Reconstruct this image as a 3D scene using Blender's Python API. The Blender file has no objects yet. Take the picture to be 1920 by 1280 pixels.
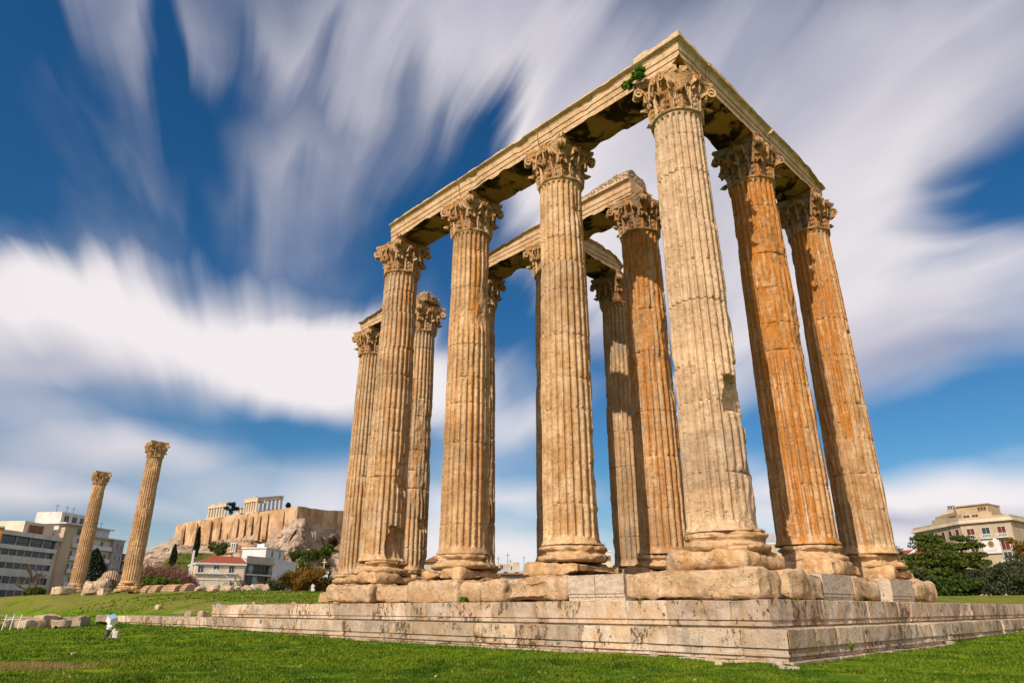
import bpy, math, random
import numpy as np
from mathutils import Vector, Matrix

# ------------------------------------------------------------------ camera, sky, sun, exposure
SC = bpy.context.scene
COL = SC.collection
CAM = np.array([9.5426, -17.5647, -0.2067])       # X east, Y north, Z up, metres; corner column axis at 0,0
YAW, PITCH, FPX = 0.7941, 0.38, 1253.59           # focal length in pixels of a 1920 px wide frame
cd = bpy.data.cameras.new('camera'); cd.sensor_width = 36; cd.lens = FPX / 1920 * 36
cd.clip_start = 0.1; cd.clip_end = 20000
cam = bpy.data.objects.new('camera', cd); COL.objects.link(cam)
cam.location = CAM; cam.rotation_euler = (math.pi / 2 + PITCH, 0, YAW)
SC.camera = cam
SC.view_settings.view_transform = 'Standard'; SC.view_settings.look = 'None'
SC.view_settings.exposure = 0.12; SC.view_settings.gamma = 1.0

FW = np.array([-math.sin(YAW) * math.cos(PITCH), math.cos(YAW) * math.cos(PITCH), math.sin(PITCH)])
RT = np.array([math.cos(YAW), math.sin(YAW), 0.0])
UP = np.cross(RT, FW)
def ray(u, v): return FW + RT * ((u - 960) / FPX) - UP * ((v - 640) / FPX)
def at(u, v, D):
    """the point seen at photo position u, v that stands D metres away along the ground"""
    d = ray(u, v); return CAM + d * (D / math.hypot(d[0], d[1]))
def ndir(u, v): d = ray(u, v); return d / np.linalg.norm(d)

SUN_AZ, SUN_EL = math.radians(168), math.radians(36)
sd = bpy.data.lights.new('sun', 'SUN'); sd.energy = 5.0; sd.angle = math.radians(0.5); sd.color = (1.0, 0.85, 0.685)
sun = bpy.data.objects.new('sun', sd); COL.objects.link(sun)
SDIR = Vector((math.sin(SUN_AZ) * math.cos(SUN_EL), math.cos(SUN_AZ) * math.cos(SUN_EL), math.sin(SUN_EL)))
sun.rotation_euler = SDIR.to_track_quat('Z', 'Y').to_euler(); sun.location = (40, -60, 60)

class NT:
    """small helper for writing node trees"""
    def __init__(s, tree): s.t = tree
    def n(s, typ, props=None, **ins):
        nd = s.t.nodes.new(typ)
        for k, v in (props or {}).items(): setattr(nd, k, v)
        for k, v in ins.items():
            key = int(k[1:]) if k[0] == 'i' and k[1:].isdigit() else k.replace('_', ' ')
            s.set(nd.inputs[key], v)
        return nd
    def set(s, sock, v):
        if isinstance(v, bpy.types.NodeSocket): s.t.links.new(v, sock)
        else:
            if hasattr(sock.default_value, '__len__') and len(sock.default_value) == 4 and len(v) == 3: v = (*v, 1)
            sock.default_value = v
    def math(s, op, a, b=0.0, c=0.0, clamp=False):
        return s.n('ShaderNodeMath', dict(operation=op, use_clamp=clamp), i0=a, i1=b, i2=c).outputs[0]
    def vm(s, op, a, b=(0, 0, 0)):
        nd = s.n('ShaderNodeVectorMath', dict(operation=op), i0=a)
        if op == 'SCALE': s.set(nd.inputs['Scale'], b)
        else: s.set(nd.inputs[1], b)
        return nd.outputs['Value' if op in ('DOT_PRODUCT', 'LENGTH') else 'Vector']
    def noise(s, vec, scale, detail=4, rough=.55, dist=0.0, dim='3D'):
        nd = s.n('ShaderNodeTexNoise', dict(noise_dimensions=dim), Scale=scale, Detail=detail, Roughness=rough, Distortion=dist)
        s.set(nd.inputs['Vector'], vec); return nd.outputs[0]
    def ss(s, v, a, b, lo=0.0, hi=1.0):
        nd = s.n('ShaderNodeMapRange', dict(interpolation_type='SMOOTHSTEP'), i0=v, i1=a, i2=b, i3=lo, i4=hi)
        return nd.outputs[0]
    def mix(s, f, a, b, mode='MIX'):
        nd = s.n('ShaderNodeMix', dict(data_type='RGBA', blend_type=mode))
        s.set(nd.inputs[0], f); s.set(nd.inputs[6], a); s.set(nd.inputs[7], b); return nd.outputs[2]
    def map(s, vec, scale=(1, 1, 1), loc=(0, 0, 0), rot=(0, 0, 0), typ='POINT'):
        nd = s.n('ShaderNodeMapping', dict(vector_type=typ), Location=loc, Rotation=rot, Scale=scale)
        s.set(nd.inputs[0], vec); return nd.outputs[0]

# clouds: weight, direction (photo position), half width, half height, tilt
COVER = [(2.0, 420, 655, 560, 160, 8), (1.3, 40, 620, 330, 170, 8), (.6, 20, 520, 170, 120, 35), (2.0, 640, 690, 250, 120, 5), (.6, 210, 520, 150, 120, 40),
         (.75, 120, 850, 400, 170, 5), (1.1, 60, 968, 300, 50, 3), (.9, 270, 870, 260, 60, -12), (.55, 520, 930, 300, 120, 0), (.7, 640, 960, 120, 160, 0),
         (.75, 560, 40, 340, 170, 0), (.55, 240, 50, 140, 200, 10), (1.1, 860, 60, 420, 260, 20), (1.2, 1080, 180, 420, 230, 30), (1.3, 1330, 330, 420, 330, 35),
         (1.5, 1560, 300, 330, 380, 0), (1.5, 1680, 570, 430, 190, -10), (.8, 1640, 130, 420, 160, -35), (.75, 1880, 190, 260, 150, -30), (.6, 1330, 40, 200, 140, -30),
         (.7, 1880, 500, 160, 60, -25), (2.0, 1840, 905, 420, 80, -3), (1.0, 1850, 985, 500, 50, 0), (.8, 860, 740, 220, 230, 0), (.95, 960, 930, 260, 60, -8), (1.1, 960, 1030, 240, 60, 0), (.7, 1000, 760, 200, 50, -25),
         (.6, 850, 980, 90, 160, 0), (1.3, 1160, 430, 200, 260, 0), (.8, 1370, 650, 140, 260, 0), (.6, 1430, 930, 160, 160, 0),
         (.6, 540, 320, 300, 170, -35), (.45, 130, 260, 180, 150, 35), (.4, 300, 400, 100, 140, 10), (.35, 640, 440, 260, 120, -40),
         (-1.2, 1870, 410, 300, 130, -32), (-.6, 1600, 770, 460, 90, -8), (-.7, 520, 800, 330, 80, 4), (-.6, 330, 420, 130, 200, 0), (-.9, 30, 150, 200, 260, 0), (-.5, 330, 220, 130, 160, 0),
         (-.4, 740, 430, 200, 130, 25), (-.6, 1180, 820, 160, 220, 0), (-.7, 960, 560, 180, 110, 0)]
GREY = [(1.1, 120, 720, 300, 90, 8), (.9, 130, 900, 400, 130, 0), (1.2, 1780, 640, 420, 130, -6), (1.1, 800, 40, 900, 200, 0), (.9, 1500, 100, 600, 240, 0), (1.0, 120, 1015, 330, 50, 0), (1.2, 1850, 940, 360, 40, 0), (.7, 1400, 420, 300, 300, 0)]
def make_world():
    w = bpy.data.worlds.new('World'); SC.world = w; w.use_nodes = True
    t = w.node_tree; t.nodes.clear(); N = NT(t)
    sky = N.n('ShaderNodeTexSky', dict(sky_type='NISHITA', sun_disc=False, sun_elevation=SUN_EL, sun_rotation=SUN_AZ,
                                       altitude=100, air_density=1.0, dust_density=0.6, ozone_density=1.6))
    d = N.n('ShaderNodeTexCoord').outputs['Generated']
    # the clouds drift away from one point low in the sky; streaks radiate from it
    V = ndir(470, 1130); e1 = np.array([0, 0, 1.]) - V * V[2]; e1 /= np.linalg.norm(e1); e2 = np.cross(V, e1)
    x = N.vm('DOT_PRODUCT', d, tuple(e1)); y = N.vm('DOT_PRODUCT', d, tuple(e2)); z = N.vm('DOT_PRODUCT', d, tuple(V))
    phi = N.math('ARCTAN2', y, x); th = N.math('ARCCOSINE', N.math('MINIMUM', z, 0.99999))
    pol = N.n('ShaderNodeCombineXYZ', X=phi, Y=th).outputs[0]
    bend = N.vm('SCALE', N.vm('SUBTRACT', N.n('ShaderNodeTexNoise', Scale=2.2, Detail=2.0, Vector=d).outputs[1], (.5, .5, .5)), 0.30)
    polb = N.vm('ADD', pol, bend)
    s1 = N.noise(N.map(polb, (4.6, 1.0, 1), (3.1, 0.3, 0)), 1.5, 2.0, .45)
    s2 = N.noise(N.map(polb, (9, 1.1, 1), (7.7, 1.3, 0)), 1.5, 3.0, .5)
    s3 = N.noise(N.map(polb, (4, 1.3, 1), (1.7, 5.3, 0)), 1.5, 2.5, .5)
    soft = N.noise(d, 4.0, 4, .55)
    near = N.ss(th, .30, 1.0)
    # cloud edges are smeared along the drift
    amp = N.math('MULTIPLY_ADD', s1, 0.50, N.math('MULTIPLY', s2, 0.30))
    amp = N.math('MULTIPLY', N.math('SUBTRACT', amp, 0.40), N.ss(th, .15, .8))
    dw = N.vm('ADD', d, N.vm('SCALE', N.vm('SUBTRACT', d, tuple(V)), amp))
    dw = N.vm('ADD', dw, N.vm('SCALE', N.vm('SUBTRACT', N.n('ShaderNodeTexNoise', Scale=3.0, Detail=3.0, Vector=d).outputs[1], (.5, .5, .5)), 0.14))
    def blob(u, v, su, sv, rot=0.0):
        c = ndir(u, v); r = math.radians(rot)
        a = RT * math.cos(r) - UP * math.sin(r); a = a - c * np.dot(a, c); a /= np.linalg.norm(a)
        b = np.cross(c, a); k = float(np.dot(c, FW))
        M = Matrix((a, b, c)).transposed()
        m = N.map(dw, (su / FPX * k, sv / FPX * k, 50), tuple(c), tuple(M.to_euler()), 'TEXTURE')
        return N.n('ShaderNodeTexGradient', dict(gradient_type='SPHERICAL'), Vector=m).outputs[1]
    def total(bl):
        acc = 0.0
        for w_, *a in bl: acc = N.math('MULTIPLY_ADD', blob(*a), w_, acc)
        return acc
    cover = total(COVER)
    tex = N.math('MULTIPLY_ADD', s1, 1.3, N.math('MULTIPLY_ADD', s2, 1.1, N.math('MULTIPLY_ADD', s3, 1.1, -1.75)))
    dens = N.math('MULTIPLY_ADD', N.math('MULTIPLY', tex, 1.15), near, N.math('MULTIPLY_ADD', soft, 0.9, -0.47))
    dens = N.math('ADD', cover, dens)
    # broad bright veil added to the unseen south-eastern sky to fill shaded east faces
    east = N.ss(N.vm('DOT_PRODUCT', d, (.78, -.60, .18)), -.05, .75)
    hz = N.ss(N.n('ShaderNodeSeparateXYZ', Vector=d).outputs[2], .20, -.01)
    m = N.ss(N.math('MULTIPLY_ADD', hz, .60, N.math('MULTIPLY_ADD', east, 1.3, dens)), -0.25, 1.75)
    # thick parts facing the sun are white, thin and shaded parts lilac grey
    grey = total(GREY)
    g = N.math('ADD', N.math('MULTIPLY', grey, 0.62), N.math('MULTIPLY', N.math('MULTIPLY_ADD', s3, 1.0, -0.42), near), clamp=True)
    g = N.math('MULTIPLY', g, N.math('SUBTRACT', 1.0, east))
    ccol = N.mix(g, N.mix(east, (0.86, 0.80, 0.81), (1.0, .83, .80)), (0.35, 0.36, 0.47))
    hsv = N.n('ShaderNodeHueSaturation', Saturation=1.38, Value=0.083, Color=sky.outputs[0])
    blue = N.mix(1.0, hsv.outputs[0], N.mix(hz, (0.72, 0.93, 1.0), (1.0, .92, 1.0)), 'MULTIPLY')
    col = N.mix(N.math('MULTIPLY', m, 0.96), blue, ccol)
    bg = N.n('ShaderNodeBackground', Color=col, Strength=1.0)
    out = N.n('ShaderNodeOutputWorld'); t.links.new(bg.outputs[0], out.inputs[0])
make_world()

# ------------------------------------------------------------------ numpy noise and mesh helpers
def _h(ix, iy, iz, s):
    n = (ix.astype(np.int64) * 374761393 + iy.astype(np.int64) * 668265263 + iz.astype(np.int64) * 2147483647 + s * 974634777) & 0xffffffff
    n = ((n ^ (n >> 13)) * 1274126177) & 0xffffffff
    n = n ^ (n >> 16)
    return (n & 0xffff) / 32767.5 - 1.0
def vnoise(P, s=0):
    P = np.asarray(P, float); i = np.floor(P); f = P - i; f = f * f * f * (f * (f * 6 - 15) + 10)
    X, Y, Z = i[..., 0], i[..., 1], i[..., 2]; r = 0
    for a in (0, 1):
        wx = f[..., 0] if a else 1 - f[..., 0]
        for b in (0, 1):
            wy = f[..., 1] if b else 1 - f[..., 1]
            for c in (0, 1):
                wz = f[..., 2] if c else 1 - f[..., 2]
                r = r + wx * wy * wz * _h(X + a, Y + b, Z + c, s)
    return r
def fbm(P, s=0, o=3, g=.5):
    r = 0; a = 1.0; P = np.asarray(P, float)
    for k in range(o): r = r + a * vnoise(P * 2 ** k + 13.7 * k, s + k); a *= g
    return r
def sst(a, b, x):
    t = np.clip((x - a) / (b - a), 0, 1); return t * t * (3 - 2 * t)

class MB:
    """collects shapes; build() links them as ONE mesh object"""
    def __init__(s): s.V = []; s.Q = []; s.T = []; s.n = 0; s.qm = []; s.tm = []; s.att = []
    def add(s, V, Q=None, T=None, m=0, att=0.0):
        V = np.asarray(V, float).reshape(-1, 3)
        if Q is not None and len(Q): s.Q.append(np.asarray(Q, int).reshape(-1, 4) + s.n); s.qm.append(np.broadcast_to(m, (len(s.Q[-1]),)))
        if T is not None and len(T): s.T.append(np.asarray(T, int).reshape(-1, 3) + s.n); s.tm.append(np.broadcast_to(m, (len(s.T[-1]),)))
        s.att.append(np.broadcast_to(np.asarray(att, float), (len(V),)))
        s.V.append(V); s.n += len(V); return s
    def grid(s, G, cu=False, cv=False, m=0, flip=False, att=0.0):
        a, b = G.shape[:2]; I = np.arange(a * b).reshape(a, b)
        A = I if cu else I[:-1]; B = np.roll(I, -1, 0) if cu else I[1:]
        def cols(M): return (M, np.roll(M, -1, 1)) if cv else (M[:, :-1], M[:, 1:])
        a0, a1 = cols(A); b0, b1 = cols(B)
        Q = np.stack([a0, b0, b1, a1], -1).reshape(-1, 4)
        if flip: Q = Q[:, ::-1]
        return s.add(G.reshape(-1, 3), Q, m=m, att=att)
    def box(s, lo, hi, m=0, att=0.0):
        x0, y0, z0 = lo; x1, y1, z1 = hi
        V = [(x0, y0, z0), (x1, y0, z0), (x1, y1, z0), (x0, y1, z0), (x0, y0, z1), (x1, y0, z1), (x1, y1, z1), (x0, y1, z1)]
        return s.add(V, [(3, 2, 1, 0), (4, 5, 6, 7), (0, 1, 5, 4), (1, 2, 6, 5), (2, 3, 7, 6), (3, 0, 4, 7)], m=m, att=att)
    def prism(s, pts, z0, z1, m=0, top=None):
        """vertical prism over a convex outline; top may scale the upper outline"""
        P = np.asarray(pts, float); n = len(P); c = P.mean(0); Pt = P if top is None else c + (P - c) * top
        V = np.vstack([np.c_[P, np.full(n, z0)], np.c_[Pt, np.full(n, z1)], [[*c, z0]], [[*c, z1]]])
        Q = [(i, (i + 1) % n, n + (i + 1) % n, n + i) for i in range(n)]
        T = [((i + 1) % n, i, 2 * n) for i in range(n)] + [(n + i, n + (i + 1) % n, 2 * n + 1) for i in range(n)]
        return s.add(V, Q, T, m=m)
    def tube(s, P, R, k=6, m=0):
        P = np.asarray(P, float); R = np.broadcast_to(np.asarray(R, float), (len(P),))
        t = np.gradient(P, axis=0); t /= np.linalg.norm(t, axis=1)[:, None] + 1e-12
        ref = np.where(np.abs(t[:, 2:3]) > .9, np.array([[1., 0, 0]]), np.array([[0, 0, 1.]]))
        u = np.cross(t, ref); u /= np.linalg.norm(u, axis=1)[:, None] + 1e-12; w = np.cross(t, u)
        a = np.arange(k) * 2 * math.pi / k
        G = P[:, None] + R[:, None, None] * (u[:, None] * np.cos(a)[None, :, None] + w[:, None] * np.sin(a)[None, :, None])
        b = s.n; s.grid(G, cv=True, m=m)
        n = len(P)
        s.add(P[[0, -1]], m=m)
        s.T.append(np.array([(b + (i + 1) % k, b + i, b + n * k) for i in range(k)] + [(b + (n - 1) * k + i, b + (n - 1) * k + (i + 1) % k, b + n * k + 1) for i in range(k)])); s.tm.append(np.full(2 * k, m))
        return s
    def lathe(s, prof, k=32, m=0, cap=True):
        prof = np.asarray(prof, float); a = np.arange(k) * 2 * math.pi / k
        G = np.stack([prof[:, None, 0] * np.cos(a), prof[:, None, 0] * np.sin(a), np.repeat(prof[:, 1:2], k, 1)], -1)
        b = s.n; s.grid(G, cv=True, m=m, flip=True)
        if cap:
            n = len(prof); s.add([(0, 0, prof[0, 1]), (0, 0, prof[-1, 1])])
            s.T.append(np.array([(b + i, b + (i + 1) % k, b + n * k) for i in range(k)][::1] + [(b + (n - 1) * k + (i + 1) % k, b + (n - 1) * k + i, b + n * k + 1) for i in range(k)])[:, ::-1]); s.tm.append(np.full(2 * k, m))
        return s
    def build(s, name, mats, parent=None, loc=(0, 0, 0), rz=0.0, smooth=None, fn=None):
        me = s.mesh(name, mats, smooth, fn)
        return link(name, me, parent, loc, rz)
    def mesh(s, name, mats, smooth=None, fn=None):
        V = np.vstack(s.V)
        if fn: V = fn(V)
        Q = np.vstack(s.Q) if s.Q else np.zeros((0, 4), int); T = np.vstack(s.T) if s.T else np.zeros((0, 3), int)
        me = bpy.data.meshes.new(name); me.vertices.add(len(V)); me.vertices.foreach_set('co', V.astype(np.float32).ravel())
        nl = Q.size + T.size; me.loops.add(nl); me.loops.foreach_set('vertex_index', np.concatenate([Q.ravel(), T.ravel()]).astype(np.int32))
        me.polygons.add(len(Q) + len(T))
        me.polygons.foreach_set('loop_start', np.concatenate([np.arange(len(Q)) * 4, Q.size + np.arange(len(T)) * 3]).astype(np.int32))
        mi = np.concatenate([*s.qm, *s.tm]) if (s.qm or s.tm) else np.zeros(0)
        if not isinstance(mats, (list, tuple)): mats = [mats]
        for mm in mats: me.materials.append(mm)
        if len(mats) > 1: me.polygons.foreach_set('material_index', mi.astype(np.int32))
        at_ = np.concatenate(s.att)
        if np.any(at_): a = me.attributes.new('tone', 'FLOAT', 'POINT'); a.data.foreach_set('value', at_.astype(np.float32)) if len(at_) == len(V) else None
        me.update(calc_edges=True); me.validate()
        me.polygons.foreach_set('use_smooth', np.full(len(me.polygons), smooth is not None))
        if smooth is not None:
            if smooth < 180: me.set_sharp_from_angle(angle=math.radians(smooth))
        return me

def link(name, me, parent=None, loc=(0, 0, 0), rz=0.0):
    o = bpy.data.objects.new(name, me); COL.objects.link(o); o.location = loc; o.rotation_euler = (0, 0, rz)
    if parent: o.parent = parent
    return o
def tag(o, label, cat, group=None):
    o['label'] = label; o['category'] = cat; o['kind'] = 'thing'
    if group: o['group'] = group
    return o
def thing(name, label, cat, loc=(0, 0, 0), rz=0.0, group=None):
    return tag(link(name, None, None, loc, rz), label, cat, group)
def structure(o): o['kind'] = 'structure'; return o

# ------------------------------------------------------------------ materials
def new_mat(name, rough=.85, spec=.25):
    m = bpy.data.materials.new(name); m.use_nodes = True; t = m.node_tree; t.nodes.clear(); N = NT(t)
    b = N.n('ShaderNodeBsdfPrincipled', Roughness=rough); b.inputs['Specular IOR Level'].default_value = spec
    o = N.n('ShaderNodeOutputMaterial'); t.links.new(b.outputs[0], o.inputs[0])
    return m, N, b
def bump(N, b, h, strength, dist):
    nd = N.n('ShaderNodeBump', Strength=strength, Distance=dist, Height=h); N.set(b.inputs['Normal'], nd.outputs[0])
def simple(name, col, rough=.8, var=.25, scale=3.0, metal=0.0, bmp=.0, spec=.25, stretch=(1, 1, 1)):
    m, N, b = new_mat(name, rough, spec); co = N.n('ShaderNodeTexCoord').outputs['Object']
    n = N.noise(N.map(co, stretch), scale, 5, .6)
    dark = tuple(c * (1 - var) for c in col); light = tuple(min(1, c * (1 + var * .6)) for c in col)
    N.set(b.inputs['Base Color'], N.mix(N.ss(n, .3, .7), dark, light)); b.inputs['Metallic'].default_value = metal
    if bmp: bump(N, b, n, .6, bmp)
    return m
def glass(name, col=(.03, .04, .05), rough=.12):
    m, N, b = new_mat(name, rough, .35); co = N.n('ShaderNodeTexCoord').outputs['Object']
    n = N.noise(co, .8, 2); N.set(b.inputs['Base Color'], N.mix(n, tuple(c * .6 for c in col), tuple(c * 1.6 for c in col))); return m

def marble(name, rust=.0, kz=0.0, kd=0.0, deg=180.0, grey=.0, seed=0, base=(.56, .375, .205), base2=(.43, .255, .115), R=.95, streak=True, pale=.5, mottle=.32):
    """weathered marble; rust = amount of orange patina, kz = more of it higher up, kd = more of it on the side facing deg"""
    m, N, b = new_mat(name, .8, .2)
    co = N.n('ShaderNodeTexCoord').outputs['Object']; p = N.vm('ADD', co, (seed * 7.31, seed * 3.17, seed * 1.93))
    sep = N.n('ShaderNodeSeparateXYZ', Vector=co)
    col = N.mix(N.ss(N.noise(p, 1.1, 5, .62), .36, .64), base, base2)
    col = N.mix(N.math('MULTIPLY', N.ss(N.noise(N.map(p, (2.6, 2.6, .5)), 1.2, 5, .65), .50, .68), pale), col, (.69, .55, .38))
    wn = N.n('ShaderNodeTexWhiteNoise', dict(noise_dimensions='1D'), W=N.math('FLOOR', N.math('MULTIPLY_ADD', sep.outputs[2], .62, seed * 3.3)))
    col = N.mix(1.0, col, N.mix(wn.outputs[0], (.80, .80, .82), (1.08, 1.05, 1.0)), 'MULTIPLY')
    if streak:
        st = N.noise(N.map(p, (3.6, 3.6, .13)), 1.3, 5, .6)
        az = math.radians(deg); dirv = (math.sin(az) / R, math.cos(az) / R, 0)
        v = N.math('ADD', st, rust - .5)
        if kz: v = N.math('MULTIPLY_ADD', sep.outputs[2], kz / 14.0, v)
        if kd: v = N.math('MULTIPLY_ADD', N.vm('DOT_PRODUCT', co, dirv), kd, v)
        rm = N.ss(v, .10, .26)
        rc = N.mix(N.noise(N.map(p, (3, 3, .5)), 2.2, 4, .6), (.52, .205, .018), (.34, .12, .02))
        rm = N.math('MULTIPLY', rm, N.ss(N.noise(N.map(p, (5, 5, .8)), 1.5, 4, .7), .36, .52, .12, .97))
        col = N.mix(rm, col, rc)
    gm = N.math('MULTIPLY', N.ss(N.noise(N.map(p, (1.2, 1.2, .5), (5, 9, 2)), 1.0, 6, .62), .60 - grey * .35, .76 - grey * .3), .65)
    col = N.mix(gm, col, (.25, .205, .16))
    mot = N.noise(N.map(p, (1, 1, 1.5)), 4.2, 6, .72)
    col = N.mix(N.math('MULTIPLY', N.ss(mot, .50, .66), mottle), col, (.27, .165, .085)); col = N.mix(N.math('MULTIPLY', N.ss(mot, .46, .34), mottle * .8), col, (.76, .62, .45))
    vein = N.math('ABSOLUTE', N.math('SUBTRACT', N.noise(N.map(p, (.8, .8, 1.3), (3, 1, 8)), 1.5, 6, .6), .5))
    col = N.mix(N.math('MULTIPLY', N.ss(vein, .014, .002), .6), col, (.16, .095, .05))
    pits = N.ss(N.noise(p, 7.5, 5, .7), .62, .70)
    col = N.mix(N.math('MULTIPLY', pits, .8), col, (.15, .085, .04))
    N.set(b.inputs['Base Color'], col)
    h = N.math('MULTIPLY_ADD', N.noise(p, 22, 6, .65), .35, N.noise(p, 5, 5, .6))
    h = N.math('MULTIPLY_ADD', pits, -.5, N.math('MULTIPLY_ADD', mot, .5, h))
    bump(N, b, h, .8, .07)
    return m
def step_marble(name, base=(.52, .445, .365), dark=.55, seed=0):
    m, N, b = new_mat(name, .82, .2); co = N.n('ShaderNodeTexCoord').outputs['Object']; p = N.vm('ADD', co, (seed * 3.3, seed * 5.1, seed))
    tone = N.n('ShaderNodeAttribute', dict(attribute_name='tone')).outputs['Fac']
    q = N.vm('ADD', p, N.n('ShaderNodeCombineXYZ', X=N.math('MULTIPLY', tone, 3.0), Y=N.math('MULTIPLY', tone, 5.0), Z=tone).outputs[0])    # each block is its own stone
    col = N.mix(N.ss(N.noise(q, 1.6, 6, .65), .38, .62), base, (.47, .345, .225))
    col = N.mix(N.math('MULTIPLY', N.ss(N.noise(N.map(q, (3.2, 3.2, .40)), 1.5, 6, .68), .51, .63), .12 + dark * .5), col, (.19, .165, .135))
    col = N.mix(N.math('MULTIPLY', N.ss(N.noise(N.map(q, (1, 1, .7), (4, 2, 0)), .9, 5, .62), .56, .64), .4), col, (.47, .31, .14))
    col = N.mix(N.math('MULTIPLY', N.ss(N.noise(N.map(q, (1, 1, 1), (14, 2, 7)), .7, 6, .66), .54, .64), .5), col, (.24, .215, .18))
    col = N.mix(1.0, col, N.mix(N.math('MULTIPLY_ADD', tone, .5, .5), (.70, .67, .64), (1.18, 1.15, 1.12)), 'MULTIPLY')
    pz = N.math('MULTIPLY_ADD', N.noise(q, .8, 3), .5, N.noise(N.map(q, (1, 1, .55)), 8, 6, .74))
    pits = N.ss(pz, .82, .90)
    col = N.mix(N.math('MULTIPLY', pits, .85), col, (.10, .07, .04))
    N.set(b.inputs['Base Color'], col)
    h = N.math('MULTIPLY_ADD', N.noise(p, 18, 6, .65), .4, N.noise(p, 4, 5, .6)); h = N.math('MULTIPLY_ADD', pits, -.8, h)
    bump(N, b, h, .8, .07); return m

M = {}
M['capital'] = marble('capital marble', rust=.10, grey=.22, seed=3, base=(.56, .385, .215), base2=(.40, .22, .085), kd=-.02, pale=.6, mottle=.15)
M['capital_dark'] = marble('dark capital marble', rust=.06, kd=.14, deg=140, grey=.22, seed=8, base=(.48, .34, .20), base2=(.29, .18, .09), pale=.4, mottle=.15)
M['base'] = marble('column base marble', rust=-.02, grey=.05, seed=5, base=(.56, .38, .215), base2=(.42, .245, .105))
M['stylobate'] = marble('stylobate marble', rust=-.06, grey=.05, seed=15, base=(.56, .405, .255), base2=(.46, .30, .165), pale=.6)
M['beam'] = marble('beam marble', rust=-.07, grey=.02, seed=11, base=(.64, .46, .285), base2=(.54, .35, .19), streak=True, pale=.75)
M['newblock'] = marble('new cut marble', streak=False, grey=-.3, seed=2, base=(.50, .435, .37), base2=(.44, .37, .305), pale=.3)
M['step'] = step_marble('step marble'); M['footing'] = step_marble('footing stone', (.44, .39, .32), .6, 4)
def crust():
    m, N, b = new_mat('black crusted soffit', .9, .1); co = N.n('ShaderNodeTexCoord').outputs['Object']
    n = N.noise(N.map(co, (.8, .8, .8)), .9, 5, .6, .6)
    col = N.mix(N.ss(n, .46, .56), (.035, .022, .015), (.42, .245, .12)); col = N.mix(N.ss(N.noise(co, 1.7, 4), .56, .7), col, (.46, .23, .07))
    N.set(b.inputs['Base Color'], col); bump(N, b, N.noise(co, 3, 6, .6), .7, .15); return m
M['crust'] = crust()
def rubble():
    m, N, b = new_mat('brick rubble', .95, .1); co = N.n('ShaderNodeTexCoord').outputs['Object']
    v = N.n('ShaderNodeTexVoronoi', dict(feature='F1'), Scale=1.0, Vector=N.map(co, (5, 5, 9)))
    e = N.n('ShaderNodeTexVoronoi', dict(feature='DISTANCE_TO_EDGE'), Scale=1.0, Vector=N.map(co, (5, 5, 9)))
    col = N.mix(N.n('ShaderNodeSeparateColor', Color=v.outputs['Color']).outputs[0], (.42, .27, .15), (.58, .46, .31)); col = N.mix(N.ss(e.outputs[0], .0, .10), (.20, .13, .08), col)
    N.set(b.inputs['Base Color'], col); bump(N, b, N.ss(e.outputs[0], .0, .2), .9, .12); return m
M['rubble'] = rubble()

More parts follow.
